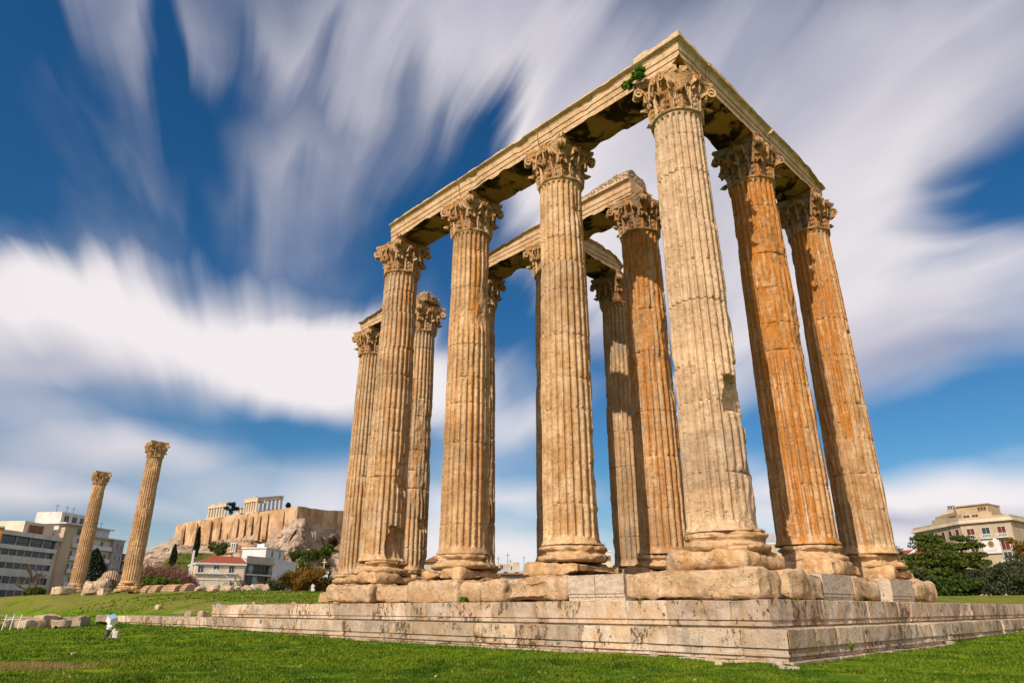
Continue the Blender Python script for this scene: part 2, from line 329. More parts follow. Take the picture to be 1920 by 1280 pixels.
# ------------------------------------------------------------------ the temple columns
ZB, ZR = 1.7073, 15.6677                     # foot and top of the fluted shafts above the upper step
SH = ZR - ZB
def shaft_mesh(name, mat, seed, detail=1.0, breaks=(), wear=1.0, H=SH, rb=.955, rt=.835, z_lo=0.0, z_hi=None):
    rng = np.random.default_rng(seed); z_hi = H if z_hi is None else z_hi
    ph = np.array([0, .10, .125, .22, .36, .5, .64, .78, .875, .90]) if detail >= .8 else np.array([0, .11, .3, .5, .7, .89])
    nf = 24; phi = (np.arange(nf)[:, None] + ph[None]).ravel() / nf * 2 * math.pi; fl = np.tile(ph, nf)
    zs = [np.linspace(z_lo, z_hi, int(210 * detail * (z_hi - z_lo) / H))]
    joints = []; zj = z_lo
    while True:
        zj += rng.uniform(1.0, 2.1)
        if zj > z_hi - .5: break
        joints.append(zj); zs.append(zj + np.array([-.05, -.018, 0, .018, .05]))
    zs.append([.03, .08, .14, .2, .27, H - .30, H - .24, H - .17, H - .10, H - .06, H - .03])
    z = np.unique(np.concatenate([np.asarray(a, float) for a in zs])); z = z[(z >= z_lo) & (z <= z_hi)]
    Z, PH = np.meshgrid(z, phi, indexing='ij'); FL = np.broadcast_to(fl, Z.shape)
    t = Z / H; R = rb + (rt - rb) * (.25 * t + .75 * t ** 1.7)
    di = np.searchsorted(joints, Z) if joints else np.zeros_like(Z, int)
    nd = len(joints) + 1; rot = rng.normal(0, .006, nd); dx = rng.normal(0, .007, nd); dy = rng.normal(0, .007, nd)
    P0 = np.stack([np.cos(PH) * R, np.sin(PH) * R, Z], -1)
    n1 = fbm(P0 * [1.1, 1.1, .45] + seed * 5.1, seed, 3); n2 = fbm(P0 * [3.5, 3.5, 2.2] + seed * 3.3, seed + 20, 3); n3 = vnoise(P0 * 9 + seed, seed + 31)
    x = np.clip(np.abs(FL - .5) / .385, 0, 1); arch = .12 * (1 - np.sqrt(np.clip(1 - x * x, 0, 1)))
    ends = np.clip((Z - .20 - arch * 1.2) / .05, 0, 1) * np.clip((H - .10 - arch * 1.3 - Z) / .05, 0, 1)
    flute = .095 * np.sqrt(np.clip(1 - x * x, 0, 1)) * ends
    # worn arrises: the fillets between the flutes are knocked back where the stone is weathered
    w = np.clip(n1 * .85 + n2 * .30 - .22, 0, 1) * wear
    ero = .15 * w + .008 * np.clip(n3, 0, 1) * wear
    for zj in joints:
        g = np.abs(Z - zj); ero = ero + np.where(g < .011, .035, 0) + .05 * np.exp(-(g / .05) ** 2) * np.clip(n2 * 1.6 + .1, 0, 1)
    hard = np.zeros_like(Z)
    for (a, zc, aw, zh, dep) in breaks:                     # azimuth (compass degrees), height, half width, half height, depth
        th = math.radians(90 - a); da = np.angle(np.exp(1j * (PH - th))) / math.radians(aw); dz = (Z - zc) / zh
        q = np.maximum(np.abs(da + .25 * n2), np.abs(dz + .15 * n2)); k = np.clip((1 - q) / .12, 0, 1)
        hard = np.maximum(hard, k * dep * (1 + .35 * n2))
    depth = np.maximum(np.maximum(flute, ero), hard)
    depth = depth + .006 * n2 * wear + .002 * n3
    R2 = R - depth + .075 * np.exp(-(Z / .13) ** 2) + .05 * np.exp(-((H - Z) / .06) ** 2)
    ang = PH + rot[di]
    G = np.stack([np.cos(ang) * R2 + dx[di], np.sin(ang) * R2 + dy[di], Z], -1)
    b = MB(); b.grid(G, cv=True, flip=True)
    n = len(z); k = len(phi)
    b.add([(0, 0, z[0]), (0, 0, z[-1])])
    b.T.append(np.array([((i + 1) % k, i, n * k) for i in range(k)] + [((n - 1) * k + i, (n - 1) * k + (i + 1) % k, n * k + 1) for i in range(k)])); b.tm.append(np.zeros(2 * k))
    return b.mesh(name, mat, smooth=38)

def round_block(b, half, r, seed, amp=.03, res=.16, c=(0, 0, 0), freq=1.6, m=0, chip=.0, att=0.0):
    """a stone block: box with worn, rounded and chipped edges"""
    half = np.asarray(half, float); faces = []
    for ax in range(3):
        u, v = (ax + 1) % 3, (ax + 2) % 3
        nu = max(3, int(2 * half[u] / res)); nv = max(3, int(2 * half[v] / res))
        U, W = np.meshgrid(np.linspace(-1, 1, nu), np.linspace(-1, 1, nv), indexing='ij')
        for s in (-1, 1):
            P = np.zeros((nu, nv, 3)); P[..., u] = U; P[..., v] = W; P[..., ax] = s; P = P * half
            q = np.clip(P, -(half - r), half - r); d = P - q; L = np.linalg.norm(d, axis=-1, keepdims=True)
            nn = d / np.maximum(L, 1e-9); G = q + r * nn
            S = G + np.asarray(c) + seed * 4.7
            cell = np.sum(np.abs(nn) > .3, -1)
            n = fbm(S * freq, seed, 4) - .8 * np.abs(vnoise(S * freq * 1.9, seed + 3)) + .3; big = np.clip(fbm(S * .7, seed + 9, 2) - .05, 0, 1) ** .7
            G = G + nn * (amp * n - chip * big)[..., None]
            b.grid(G + np.asarray(c), m=m, flip=(s < 0), att=att)
    return b

# capital ----------------------------------------------------------------------------------------
CH = 1.78
def leaf(b, ang, h, w, r0, seed, tip=.27, z0=0.0, lobes=4.5):
    n, mm = 26, 25
    s = np.linspace(0, 1, n); t = np.linspace(-1, 1, mm)
    # centre line in the (r, z) plane, curling out and down at the tip
    key = np.array([0, .3, .6, .8, .9, .96, 1.0]); kr = r0 + np.array([.05, .06, .09, .15, .15 + tip * .45, .15 + tip * .85, .15 + tip]); kz = h * np.array([0, .38, .74, .93, .995, .97, .87])
    cr = np.interp(s, key, kr); cz = np.interp(s, key, kz)
    prof = np.interp(s, [0, .15, .45, .7, .88, 1], [.72, .86, 1.0, .92, .62, .30])
    lob = 1 - .30 * np.abs(np.sin(lobes * math.pi * s)) ** 1.0 * np.interp(s, [0, .2, 1], [0.3, 1, .8])
    S, T = np.meshgrid(s, t, indexing='ij'); W = (w * prof * (1 - (1 - lob) * 1.0))[:, None]
    rel = .055 * np.exp(-(T / .13) ** 2) - .10 * T ** 2 * 0.6 + .045 * np.cos((np.abs(T) * 3.2 - S * 4.5 * 1.0) * 2 * math.pi) * np.clip(np.abs(T) * 2, 0, 1) * (1 - .3 * S)
    curl = np.interp(S, [0, .6, .95, 1], [0, .02, .10, .10]) * T ** 2
    Rr = cr[:, None] + rel - curl * .5; Zz = cz[:, None] - curl * .7 + .03 * np.abs(T) * np.sin(lobes * 2 * math.pi * S)
    A = ang + T * W / np.maximum(Rr, .3)
    P = np.stack([Rr * np.cos(A), Rr * np.sin(A), Zz + z0], -1)
    P += .010 * np.stack([vnoise(P * 6 + seed, seed), vnoise(P * 6 + seed + 40, seed + 1), vnoise(P * 6 + seed + 80, seed + 2)], -1)
    Rb = Rr - .075; Pb = np.stack([Rb * np.cos(A), Rb * np.sin(A), Zz + z0 - .03 * (S > .8)], -1)
    b.grid(P, flip=False); b.grid(Pb, flip=True)
    for E, F in ((P[:, 0], Pb[:, 0]), (Pb[:, -1], P[:, -1]), (Pb[0], P[0]), (P[-1], Pb[-1])): b.grid(np.stack([E, F], 0))
def band(b, path, wdt, thk, side):
    """a carved ribbon along a path; side = direction of its width"""
    P = np.asarray(path, float); t = np.gradient(P, axis=0); t /= np.linalg.norm(t, axis=1)[:, None] + 1e-9
    sd_ = np.broadcast_to(np.asarray(side, float), P.shape); nn = np.cross(t, sd_); nn /= np.linalg.norm(nn, axis=1)[:, None] + 1e-9
    wdt = np.broadcast_to(np.asarray(wdt, float), (len(P),))[:, None]; thk = np.broadcast_to(np.asarray(thk, float), (len(P),))[:, None]
    ring = [P + sd_ * wdt * a + nn * thk * c for a, c in ((-1, -.8), (-1, 1), (-.72, 1), (-.6, .35), (0, .55), (.6, .35), (.72, 1), (1, 1), (1, -.8))]
    G = np.stack(ring, 1); b.grid(G, cv=True)
    k = 9
    for e in (0, -1): 
        b.add(np.vstack([G[e], P[e][None]]), T=[((i + 1) % k, i, k) if e else (i, (i + 1) % k, k) for i in range(k)])
def spiral(cx, cz, r, turns, a0, n=26, shrink=.18):
    a = a0 - np.linspace(0, turns * 2 * math.pi, n); rr = r * np.linspace(1, shrink, n)
    return np.stack([cx + rr * np.cos(a), cz + rr * np.sin(a)], -1)
def volute_mesh(name, mat, seed):
    b = MB()
    for sg in (-1, 1):
        pts = np.array([(.93, .62), (.95, .85), (1.0, 1.05), (1.09, 1.24), (1.19, 1.36)]); sp = spiral(1.30, 1.27, .175, 1.35, math.radians(128))
        rz = np.vstack([pts, sp]); off = np.interp(np.arange(len(rz)), [0, len(pts), len(rz)], [.17, .085, .075]) * sg
        P = np.stack([rz[:, 0], off, rz[:, 1]], -1)
        b_w = np.interp(np.arange(len(rz)), [0, 4, len(rz)], [.05, .075, .06])
        band(b, P, b_w, .04, (0, 1, 0))
    G = MB()
    b.box((.90, -.10, .9), (1.12, .10, 1.45)); b.box((1.05, -.08, 1.40), (1.36, .08, 1.53))
    return b.mesh(name, mat, smooth=50, fn=lambda V: V + .018 * np.stack([vnoise(V * 6 + seed, 1), vnoise(V * 6 + seed, 2), vnoise(V * 6 + seed, 3)], -1))
def helix_mesh(name, mat, seed):
    b = MB(); r = 1.03
    for sg in (-1, 1):
        pts = np.array([(.40, .70), (.385, .95), (.36, 1.12), (.31, 1.28)]); sp = spiral(.165, 1.27, .13, 1.3, math.radians(20)); sp = spiral(.17, 1.30, .125, 1.3, math.radians(10)); 
        # the spiral turns inwards over the top
        a = math.radians(10) + np.linspace(0, 1.3 * 2 * math.pi, 24); rr = .125 * np.linspace(1, .2, 24); sp = np.stack([.17 + rr * np.cos(a), 1.30 + rr * np.sin(a)], -1)
        xz = np.vstack([pts, sp]); P = np.stack([np.full(len(xz), r) - .35 * xz[:, 0] ** 2 + .02, sg * xz[:, 0], xz[:, 1]], -1)
        band(b, P, .05, .035, (1, 0, 0))
    b.tube([(1.0, 0, .95), (1.03, 0, 1.25), (1.1, 0, 1.5)], [.03, .04, .06], 6)
    return b.mesh(name, mat, smooth=50, fn=lambda V: V + .016 * np.stack([vnoise(V * 6 + seed, 1), vnoise(V * 6 + seed, 2), vnoise(V * 6 + seed, 3)], -1))
def abacus_mesh(name, mat, seed, broken=()):
    def outline(sc):
        pts = []
        for k in range(4):
            a = k * math.pi / 2
            for x in np.linspace(-1, 1, 13):
                px = .965 * x * sc; py = (.84 + .20 * x * x) * sc
                c, s = math.cos(a - math.pi / 2), math.sin(a - math.pi / 2); pts.append((px * c - py * s, px * s + py * c))
        return np.array(pts)
    lay = [(1.50, .90), (1.56, .915), (1.63, .955), (1.66, .965), (1.665, .99), (1.72, 1.0), (CH, 1.0)]
    G = np.stack([np.c_[outline(s), np.full(52, z)] for z, s in lay], 0)
    b = MB(); b.grid(G, cv=True, flip=True)
    n = len(lay); b.add([(0, 0, lay[0][0]), (0, 0, CH)])
    k = 52; b.T.append(np.array([((i + 1) % k, i, n * k) for i in range(k)] + [((n - 1) * k + i, (n - 1) * k + (i + 1) % k, n * k + 1) for i in range(k)])); b.tm.append(np.zeros(2 * k))
    for a in range(4): 
        c, s = math.cos(a * math.pi / 2), math.sin(a * math.pi / 2); rb = MB(); round_block(b, (.09, .12, .11), .05, seed + a, .03, .06, (c * .86, s * .86, 1.63))
    def f(V):
        V = V + .022 * np.stack([vnoise(V * 4 + seed, 1), vnoise(V * 4 + seed, 2), .5 * vnoise(V * 4 + seed, 3)], -1)
        for a in broken:                                     # knocked off corners
            th = math.radians(90 - a); d = V[:, 0] * math.cos(th) + V[:, 1] * math.sin(th); lim = 1.0 + .10 * vnoise(V * 3 + seed, 7)
            ex = np.clip(d - lim, 0, None); V = V - np.c_[ex * math.cos(th), ex * math.sin(th), 0 * ex]
        return V
    return b.mesh(name, mat, smooth=35, fn=f)
def bell_mesh(name, mat, seed, missing=()):
    b = MB(); rng = random.Random(seed)
    b.lathe([(.80, -.03), (.76, .1), (.74, .5), (.76, .9), (.84, 1.2), (.95, 1.42), (.99, 1.52)], 40)
    for k in range(8):
        if ('u', k) not in missing: leaf(b, (k + .5) * math.pi / 4, 1.10 * rng.uniform(.97, 1.02), .285, .79, seed + k, tip=rng.uniform(.20, .30))
        if ('l', k) not in missing: leaf(b, k * math.pi / 4, .66 * rng.uniform(.96, 1.03), .275, .865, seed + 10 + k, tip=rng.uniform(.17, .28), lobes=3.5)
    for k in range(8):                                       # stems between the upper leaves
        a = k * math.pi / 4; c, s = math.cos(a), math.sin(a)
        b.tube([(.92 * c, .92 * s, .5), (.94 * c, .94 * s, .8), (.97 * c, .97 * s, .98)], [.06, .065, .10], 7)
    return b.mesh(name, mat, smooth=48)
def astragal_mesh(name, mat, seed):
    b = MB(); a = np.linspace(-math.pi / 2, math.pi / 2, 7)
    prof = [(.80, -.055)] + [(.855 + .055 * math.cos(x), .055 * math.sin(x)) for x in a] + [(.80, .055)]
    b.lathe(prof, 64, cap=False)
    return b.mesh(name, mat, smooth=60, fn=lambda V: V * (1 + .012 * vnoise(V * 4 + seed, 3))[:, None])
CAPS = {}
def cap_meshes(kind):
    if kind in CAPS: return CAPS[kind]
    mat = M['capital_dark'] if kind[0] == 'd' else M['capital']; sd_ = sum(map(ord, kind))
    rng = random.Random(sd_)
    miss = [(rng.choice('ul'), rng.randrange(8)) for _ in range({'a': 1, 'b': 2, 'c': 3}[kind[1]])]
    CAPS[kind] = dict(bell=bell_mesh('capital', mat, sd_, miss), ab=abacus_mesh('abacus', mat, sd_), abb=abacus_mesh('abacus', mat, sd_, (135,)),
                      vol=volute_mesh('volute', mat, sd_), hel=helix_mesh('helix', mat, sd_), ast=astragal_mesh('astragal', mat, sd_))
    return CAPS[kind]
def capital(parent, z, kind, rz=0.0, no_vol=(), broken=False, scale=1.0):
    c = cap_meshes(kind); o = link('capital', c['bell'], parent, (0, 0, z), rz)
    link('abacus', c['abb' if broken else 'ab'], o); link('astragal', c['ast'], o)
    for k in range(4):
        if k not in no_vol: link('volute', c['vol'], o, rz=math.pi / 4 + k * math.pi / 2)
        link('helix', c['hel'], o, rz=k * math.pi / 2)
    return o
def base_mesh(name, mat, seed, wear=1.0):
    b = MB()
    prof = [(1.0, .58), (1.03, .57), (1.035, .52), (1.0, .50), (1.02, .48)] + [(1.06 + .075 * math.cos(a), .41 + .075 * math.sin(a)) for a in np.linspace(1.2, -1.4, 6)] + \
           [(1.05, .32), (1.02, .28), (1.04, .24), (1.09, .21)] + [(1.12 + .115 * math.cos(a), .10 + .10 * math.sin(a)) for a in np.linspace(1.3, -1.5, 8)] + [(1.1, -.02)]
    prof = np.array(prof)[::-1]; zz = []
    for i in range(len(prof) - 1): zz += [prof[i] + (prof[i + 1] - prof[i]) * q / 2 for q in range(2)]
    zz.append(prof[-1]); b.lathe(zz, 110)
    def f(V):
        r = np.hypot(V[:, 0], V[:, 1]) + 1e-9; n = fbm(V * [1.5, 1.5, 2.2] + seed * 3.7, seed, 4); big = np.clip(fbm(V * .9 + seed * 2.1, seed + 5, 2) + .05, 0, 1)
        rid = np.abs(vnoise(V * [2.2, 2.2, 4] + seed, seed + 12)); e = wear * (.26 * big + .08 * n - .10 * rid + .05 + .035 * vnoise(V * 7 + seed, seed + 8)) * (r > .5); return V * np.c_[1 - e / r, 1 - e / r, np.ones_like(r)]
    return b.mesh(name, mat, smooth=40, fn=f)

COLG = 'fluted marble columns of the ruined temple cluster'
def column(ix, iy, label, mat, seed, cap='aa', detail=1.0, breaks=(), wear=1.0, cap_rz=0, no_vol=(), broken=False, block=True, loc=None, H=SH, group=COLG, plinth=1.20):
    x, y, z = loc if loc is not None else (-ix * 5.5, iy * 5.497, 0.0)
    t = thing('temple_column', label, 'column', (x, y, z), 0, group)
    if block:
        b = MB(); round_block(b, (1.45, 1.45, .36), .16, seed + 40, .05, .16, (0, 0, .36), chip=.10); b.build('foundation_block', M['base'], t, smooth=45)
    p0 = .72 if block else 0.0
    b = MB(); round_block(b, (plinth, plinth, .25), .17, seed + 50, .075, .075, (0, 0, p0 + .25), chip=.22); b.build('plinth', M['base'], t, smooth=45)
    link('base', base_mesh('base', M['base'], seed + 60, 1.0), t, (0, 0, p0 + .47))
    zs = ZB if block else .99
    link('shaft', shaft_mesh('shaft', mat, seed, detail, breaks, wear, H), t, (0, 0, zs))
    capital(t, zs + H, cap, cap_rz, no_vol, broken)
    return t
MT = lambda n, **k: marble('shaft marble ' + n, **k)
column(0, 0, 'tall pale corner column nearest the viewer, its right side deeply gouged', MT('pale', rust=-.12, kz=.05, grey=.0, seed=1, base=(.585, .43, .285), base2=(.48, .33, .20), pale=.55), 1, 'aa', 1.2,
       [(84, 3.85, 37, .55, .26), (92, 4.15, 20, .24, .36), (70, 4.6, 14, .3, .12), (58, 3.1, 22, .22, .10), (62, 2.0, 16, .5, .08)], .75, no_vol=(3,), broken=True)
column(1, 0, 'pale column next left of the corner column, with an orange stain down its right edge', MT('cream', rust=-.06, kz=.03, kd=.10, deg=80, seed=2, base=(.60, .42, .245), pale=.55), 2, 'ab', 1.1,
       [(62, 6.6, 16, .9, .12), (60, 3.0, 18, 1.0, .10), (66, .5, 20, .6, .14)], .85)
column(2, 0, 'third front column from the corner, rust streaked down its right flutes', MT('streaked', rust=-.02, kz=.05, kd=.12, deg=100, seed=3), 3, 'ba', 1.0,
       [(65, 2.5, 18, 1.6, .09), (62, 6.5, 12, .6, .08)], .9)
column(3, 0, 'leftmost column under the long front beam, its foot cracked open on the right', MT('ochre', rust=.03, kz=.02, kd=.07, deg=110, seed=4, grey=.08, base=(.52, .38, .24)), 4, 'bb', 1.0,
       [(75, .7, 42, .75, .26), (70, 3.6, 22, .7, .13), (72, 6.2, 16, .9, .10)], 1.0)
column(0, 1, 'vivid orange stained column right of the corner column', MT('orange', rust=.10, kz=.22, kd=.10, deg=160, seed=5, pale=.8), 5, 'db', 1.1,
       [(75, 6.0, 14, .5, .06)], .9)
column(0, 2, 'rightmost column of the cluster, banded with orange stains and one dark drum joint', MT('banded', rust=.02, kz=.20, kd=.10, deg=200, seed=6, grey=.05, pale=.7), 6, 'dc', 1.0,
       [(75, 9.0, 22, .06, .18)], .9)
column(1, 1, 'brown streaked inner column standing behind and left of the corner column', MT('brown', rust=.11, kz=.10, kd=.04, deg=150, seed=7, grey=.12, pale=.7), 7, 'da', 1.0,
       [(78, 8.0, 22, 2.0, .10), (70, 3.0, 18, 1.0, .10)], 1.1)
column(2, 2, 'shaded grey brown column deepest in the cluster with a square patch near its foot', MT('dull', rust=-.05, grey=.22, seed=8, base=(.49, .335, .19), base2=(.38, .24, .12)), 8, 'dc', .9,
       [(115, .95, 20, .22, -.03)], 1.0)
column(2, 1, 'inner column almost hidden behind the column left of the corner', MT('hidden', rust=.02, grey=.2, seed=9), 9, 'ab', .8)
column(3, 1, 'inner column mostly hidden behind the third front column from the corner', MT('amber', rust=.03, grey=.15, seed=10), 10, 'ba', .8)
column(4, 1, 'inner column topped by a lump of rubble, just right of the leftmost front column', MT('tan', rust=.03, grey=.08, seed=11, base=(.50, .36, .22)), 11, 'bb', .8, [(80, 2.4, 20, .3, .12)])
column(5, 1, 'leftmost column of the cluster, partly behind the leftmost front column', MT('buff', rust=.04, grey=.05, seed=12, base=(.52, .38, .24)), 12, 'bc', .8)
b_ = None
LG = 'lone columns standing apart on the left'
c1 = ray(240, 1093); P1 = at(242, 1100, 89.05); P2 = at(142, 1104, 116.88)
lone1 = column(0, 0, 'nearer and taller looking of the two lone columns, right one of the pair', MT('lone', rust=.05, grey=.02, kd=.03, deg=120, seed=13, base=(.50, .35, .21)), 13, 'ba', .9, [(62, 7, 18, 1.0, .10)], 1.0, loc=(P1[0], P1[1], 2.397 - .99), block=False, group=LG)
lone2 = column(0, 0, 'farther lone column on the left, in front of the apartment block', MT('alone', rust=.07, grey=.04, seed=14, base=(.49, .34, .20)), 14, 'bb', .9, [(170, 4.2, 30, .1, .10), (170, 2.4, 25, .1, .1)], 1.0, loc=(P2[0], P2[1], 2.893 - .99), block=False, group=LG)

# ------------------------------------------------------------------ architrave beams
BZ = ZR + CH + .002
BK = .83
def beam_profile(top=1.24):
    out = [(.80, 0), (.80, .30), (.832, .305), (.832, .60), (.865, .605), (.865, .90), (.885, .92), (.90, .97), (.97, 1.02), (1.03, 1.08), (1.03, 1.13), (1.0, 1.15), (.99, top)]
    return [(w, z * BK) for w, z in out]
def densify(pts, d):
    o = []
    for (a, b) in zip(pts[:-1], pts[1:]):
        k = max(1, int(math.dist(a, b) / d)); o += [tuple(np.array(a) + (np.array(b) - a) * i / k) for i in range(k)]
    o.append(pts[-1]); return o
def beam(label, p, q, seed, tops=((0, 1.24), (1, 1.24)), rub=None, amp=.02, tophook=None, inner=True, endwear=.0, htop=1.24):
    """a stone beam from p to q (plan); tops = height of its broken upper edge along its length"""
    p = np.array(p, float); q = np.array(q, float); L = np.linalg.norm(q - p); rz = math.atan2(q[1] - p[1], q[0] - p[0])
    t = thing('architrave_beam', label, 'stone beam', (p[0], p[1], BZ), rz, 'architrave beams across the columns')
    ks = np.linspace(0, L, max(20, int(L / .10)))
    right = densify(beam_profile(htop), .08); prof = [(-x, z) for x, z in right][::-1]          # left side, top to bottom (local -y faces outwards when rz = 0..)
    sof = densify([(-.80, 0), (.80, 0)], .16)[1:-1]; topl = densify([(right[-1][0], htop * BK), (-right[-1][0], htop * BK)], .18)[1:-1]
    ring = [(x, z) for x, z in prof] + sof + right + topl
    ring = np.array(ring); K = len(ring)
    S, I = np.meshgrid(ks, np.arange(K), indexing='ij'); Y = ring[I, 0]; Z = ring[I, 1]
    G = np.stack([S, Y, Z], -1); Wd = G + [seed * 9.1, seed * 3.3, 0]
    n = fbm(Wd * 1.8, seed, 4); n2 = fbm(Wd * [.9, 1.2, 1.2], seed + 5, 3)
    tp = np.interp(S / L, [a for a, _ in tops], [h * BK for _, h in tops]) + .09 * fbm(np.stack([S * 2.2 + seed * 3, Y * 1.2, 0 * S], -1), seed + 3, 4)
    full = (np.array([h for _, h in tops]).min() >= 1.2) and endwear == 0
    G[..., 2] = np.where(Z > .5, np.minimum(Z, np.maximum(tp, .35)), Z)
    sg = np.sign(Y) * (np.abs(Y) > .79)
    chip = np.clip(n2 - .55, 0, 1) * .12
    G[..., 1] -= sg * (chip + .004 * n)
    edge = np.clip(1 - np.abs(Z) / .12, 0, 1) * (np.abs(Y) > .7)
    G[..., 2] += edge * np.clip(n2 - .1, 0, 1) * .22
    issof = (Z < .001) & (np.abs(Y) < .79)
    G[..., 2] += np.where(issof, np.clip(.10 + .22 * n2 + .06 * n, 0, .4) * np.clip((.78 - np.abs(Y)) / .12, 0, 1), 0)
    e = np.minimum(S, L - S); G[..., 0] += (np.where(S < L / 2, 1, -1) * np.clip(1 - e / .25, 0, 1)) * (.012 + endwear * np.clip(.5 + n2 + .6 * (Z - .5), 0, 2))
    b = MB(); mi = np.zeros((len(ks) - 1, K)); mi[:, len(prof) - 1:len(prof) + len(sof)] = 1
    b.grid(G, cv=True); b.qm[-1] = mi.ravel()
    for s, fl in ((0, 1), (-1, 0)):
        R_ = G[s]; c = R_.mean(0); b.add(np.vstack([R_, c[None]]), T=[((i + 1) % K, i, K) if not fl else (i, (i + 1) % K, K) for i in range(K)])
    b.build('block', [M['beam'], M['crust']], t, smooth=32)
    if rub:
        x0, x1, w0, hs = rub
        n_ = 26; xs = np.linspace(x0, x1, n_); ys = np.linspace(-w0, w0, 14)
        X, Yy = np.meshgrid(xs, ys, indexing='ij'); hgt = np.interp((X - x0) / (x1 - x0), [a for a, _ in hs], [h for _, h in hs])
        dome = np.clip(1 - np.abs(Yy / w0) ** 4, 0, 1) ** .5
        Zt = .95 + hgt * dome * (1 + .11 * fbm(np.stack([X * 3, Yy * 3, 0 * X], -1), seed, 3))
        bb = MB(); bb.grid(np.stack([X, Yy, Zt], -1))
        bb.grid(np.stack([np.stack([X[:, 0], Yy[:, 0], Zt[:, 0]], -1), np.stack([X[:, 0], Yy[:, 0], 0 * Zt[:, 0] + .7], -1)], 0), flip=False)
        for k_ in (0, -1): bb.grid(np.stack([np.stack([X[k_], Yy[k_], Zt[k_]], -1), np.stack([X[k_], Yy[k_], 0 * Zt[k_] + .7], -1)], 0), flip=(k_ == 0))
        bb.grid(np.stack([np.stack([X[:, -1], Yy[:, -1], Zt[:, -1]], -1), np.stack([X[:, -1], Yy[:, -1], 0 * Zt[:, -1] + .7], -1)], 0), flip=True)
        bb.build('rubble', M['rubble'], t, smooth=30)
    return t
# corner block: the profile runs round a square
def corner_block():
    t = thing('architrave_beam', 'corner beam block with stepped bands, highest stone on top of the corner column', 'stone beam', (0, 0, BZ), 0, 'architrave beams across the columns')
    pr = densify(beam_profile(), .09) ; b = MB(); n = 18; rows = []
    u = np.linspace(-1, 1, n)
    for h, z in pr:
        sq = [(a, -1) for a in u[:-1]] + [(1, a) for a in u[:-1]] + [(-a, 1) for a in u[:-1]] + [(-1, -a) for a in u[:-1]]
        P = np.array(sq) * h; P[:, 0] = np.where(P[:, 0] < 0, P[:, 0] / h * .93, P[:, 0]); P[:, 1] = np.where(P[:, 1] > 0, P[:, 1] / h * .93, P[:, 1]); rows.append(np.c_[P, np.full(len(P), z + (.13 if z > .965 else 0))])
    rows.append(rows[-1] * [.5, .5, 1]); G = np.stack(rows, 0); N_ = fbm(G * 1.7, 77, 4)
    G[:, :, 0] += .02 * N_; G[:, :, 1] += .02 * fbm(G * 1.7 + 9, 78, 4); G[-2:, :, 2] += .06 * N_[-2:]
    cb = np.clip(G[0, :, 0] - G[0, :, 1] - 1.15, 0, 1); 
    for k in range(4): G[k, :, 2] = np.maximum(G[k, :, 2], cb * .75 + .05 * N_[k] * (cb > 0))
    b.grid(G, cv=True, flip=True); K = G.shape[1]
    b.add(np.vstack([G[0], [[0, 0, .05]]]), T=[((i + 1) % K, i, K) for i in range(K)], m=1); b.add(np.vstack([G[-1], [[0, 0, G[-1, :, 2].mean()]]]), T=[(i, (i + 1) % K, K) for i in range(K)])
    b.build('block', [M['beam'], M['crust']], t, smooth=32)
corner_block()
beam('long front beam from the corner block to the next column left, cracked near its middle', (-.97, 0), (-5.9, 0), 21, ((0, 1.30), (.3, 1.24), (1, 1.22)), (0.05, 2.6, .8, ((0, .5), (.12, .42), (.3, .16), (1, .04))))
beam('middle front beam spanning the second and third columns from the corner', (-5.93, 0), (-10.95, 0), 22, ((0, 1.22), (1, 1.22)))
beam('left end front beam, ending in open air over the leftmost front column', (-10.98, 0), (-16.5, 0), 23, ((0, 1.22), (.9, 1.2), (1, 1.14)), endwear=.04)
beam('right side beam running from the corner block to the orange stained column', (0, .97), (0, 6.0), 24, ((0, 1.46), (.42, 1.42), (.47, 1.28), (.70, 1.25), (.74, 1.10), (1, 1.02)), htop=1.40)
beam('right side beam with jagged top, ending over the rightmost column', (0, 6.03), (0, 11.35), 25, ((0, 1.32), (.10, 1.32), (.3, 1.2), (.5, 1.05), (.78, .96), (.82, .84), (1, .62)), endwear=.06, htop=1.34)
beam('inner beam carrying sloping brick rubble, ending on the brown streaked inner column', (-5.2, 5.497), (-10.9, 5.497), 26, ((0, 1.2), (1, 1.2)), (.2, 5.6, .82, ((0, .75), (.08, .9), (.3, .85), (.5, .7), (1, .45))), endwear=.05)
beam('inner beam with a split sloping top, seen between the second and third front columns', (-10.95, 5.497), (-16.6, 5.497), 27, ((0, 1.15), (.35, 1.05), (.6, .8), (1, .62)))
beam('short inner cross beam with a rounded broken end, deep behind the second front column', (-11.0, 6.55), (-11.0, 10.7), 28, ((0, 1.2), (.5, 1.1), (.8, .85), (1, .3)), endwear=.25)
beam('broken low beam on the leftmost columns of the cluster, far left end of the ruin', (-22.9, 5.497), (-28.0, 5.497), 29, ((0, .9), (.4, .95), (.8, .72), (1, .62)), endwear=.05)
b = MB(); round_block(b, (.85, .75, .36), .24, 71, .14, .12, (0, 0, .36), 2.2, chip=.3)
tag(b.build('rubble_lump', M['rubble'], None, (-21.8, 5.4, BZ + .0), .2, smooth=35), 'lump of broken rubble masonry perched on the inner column right of the leftmost front column', 'rubble')

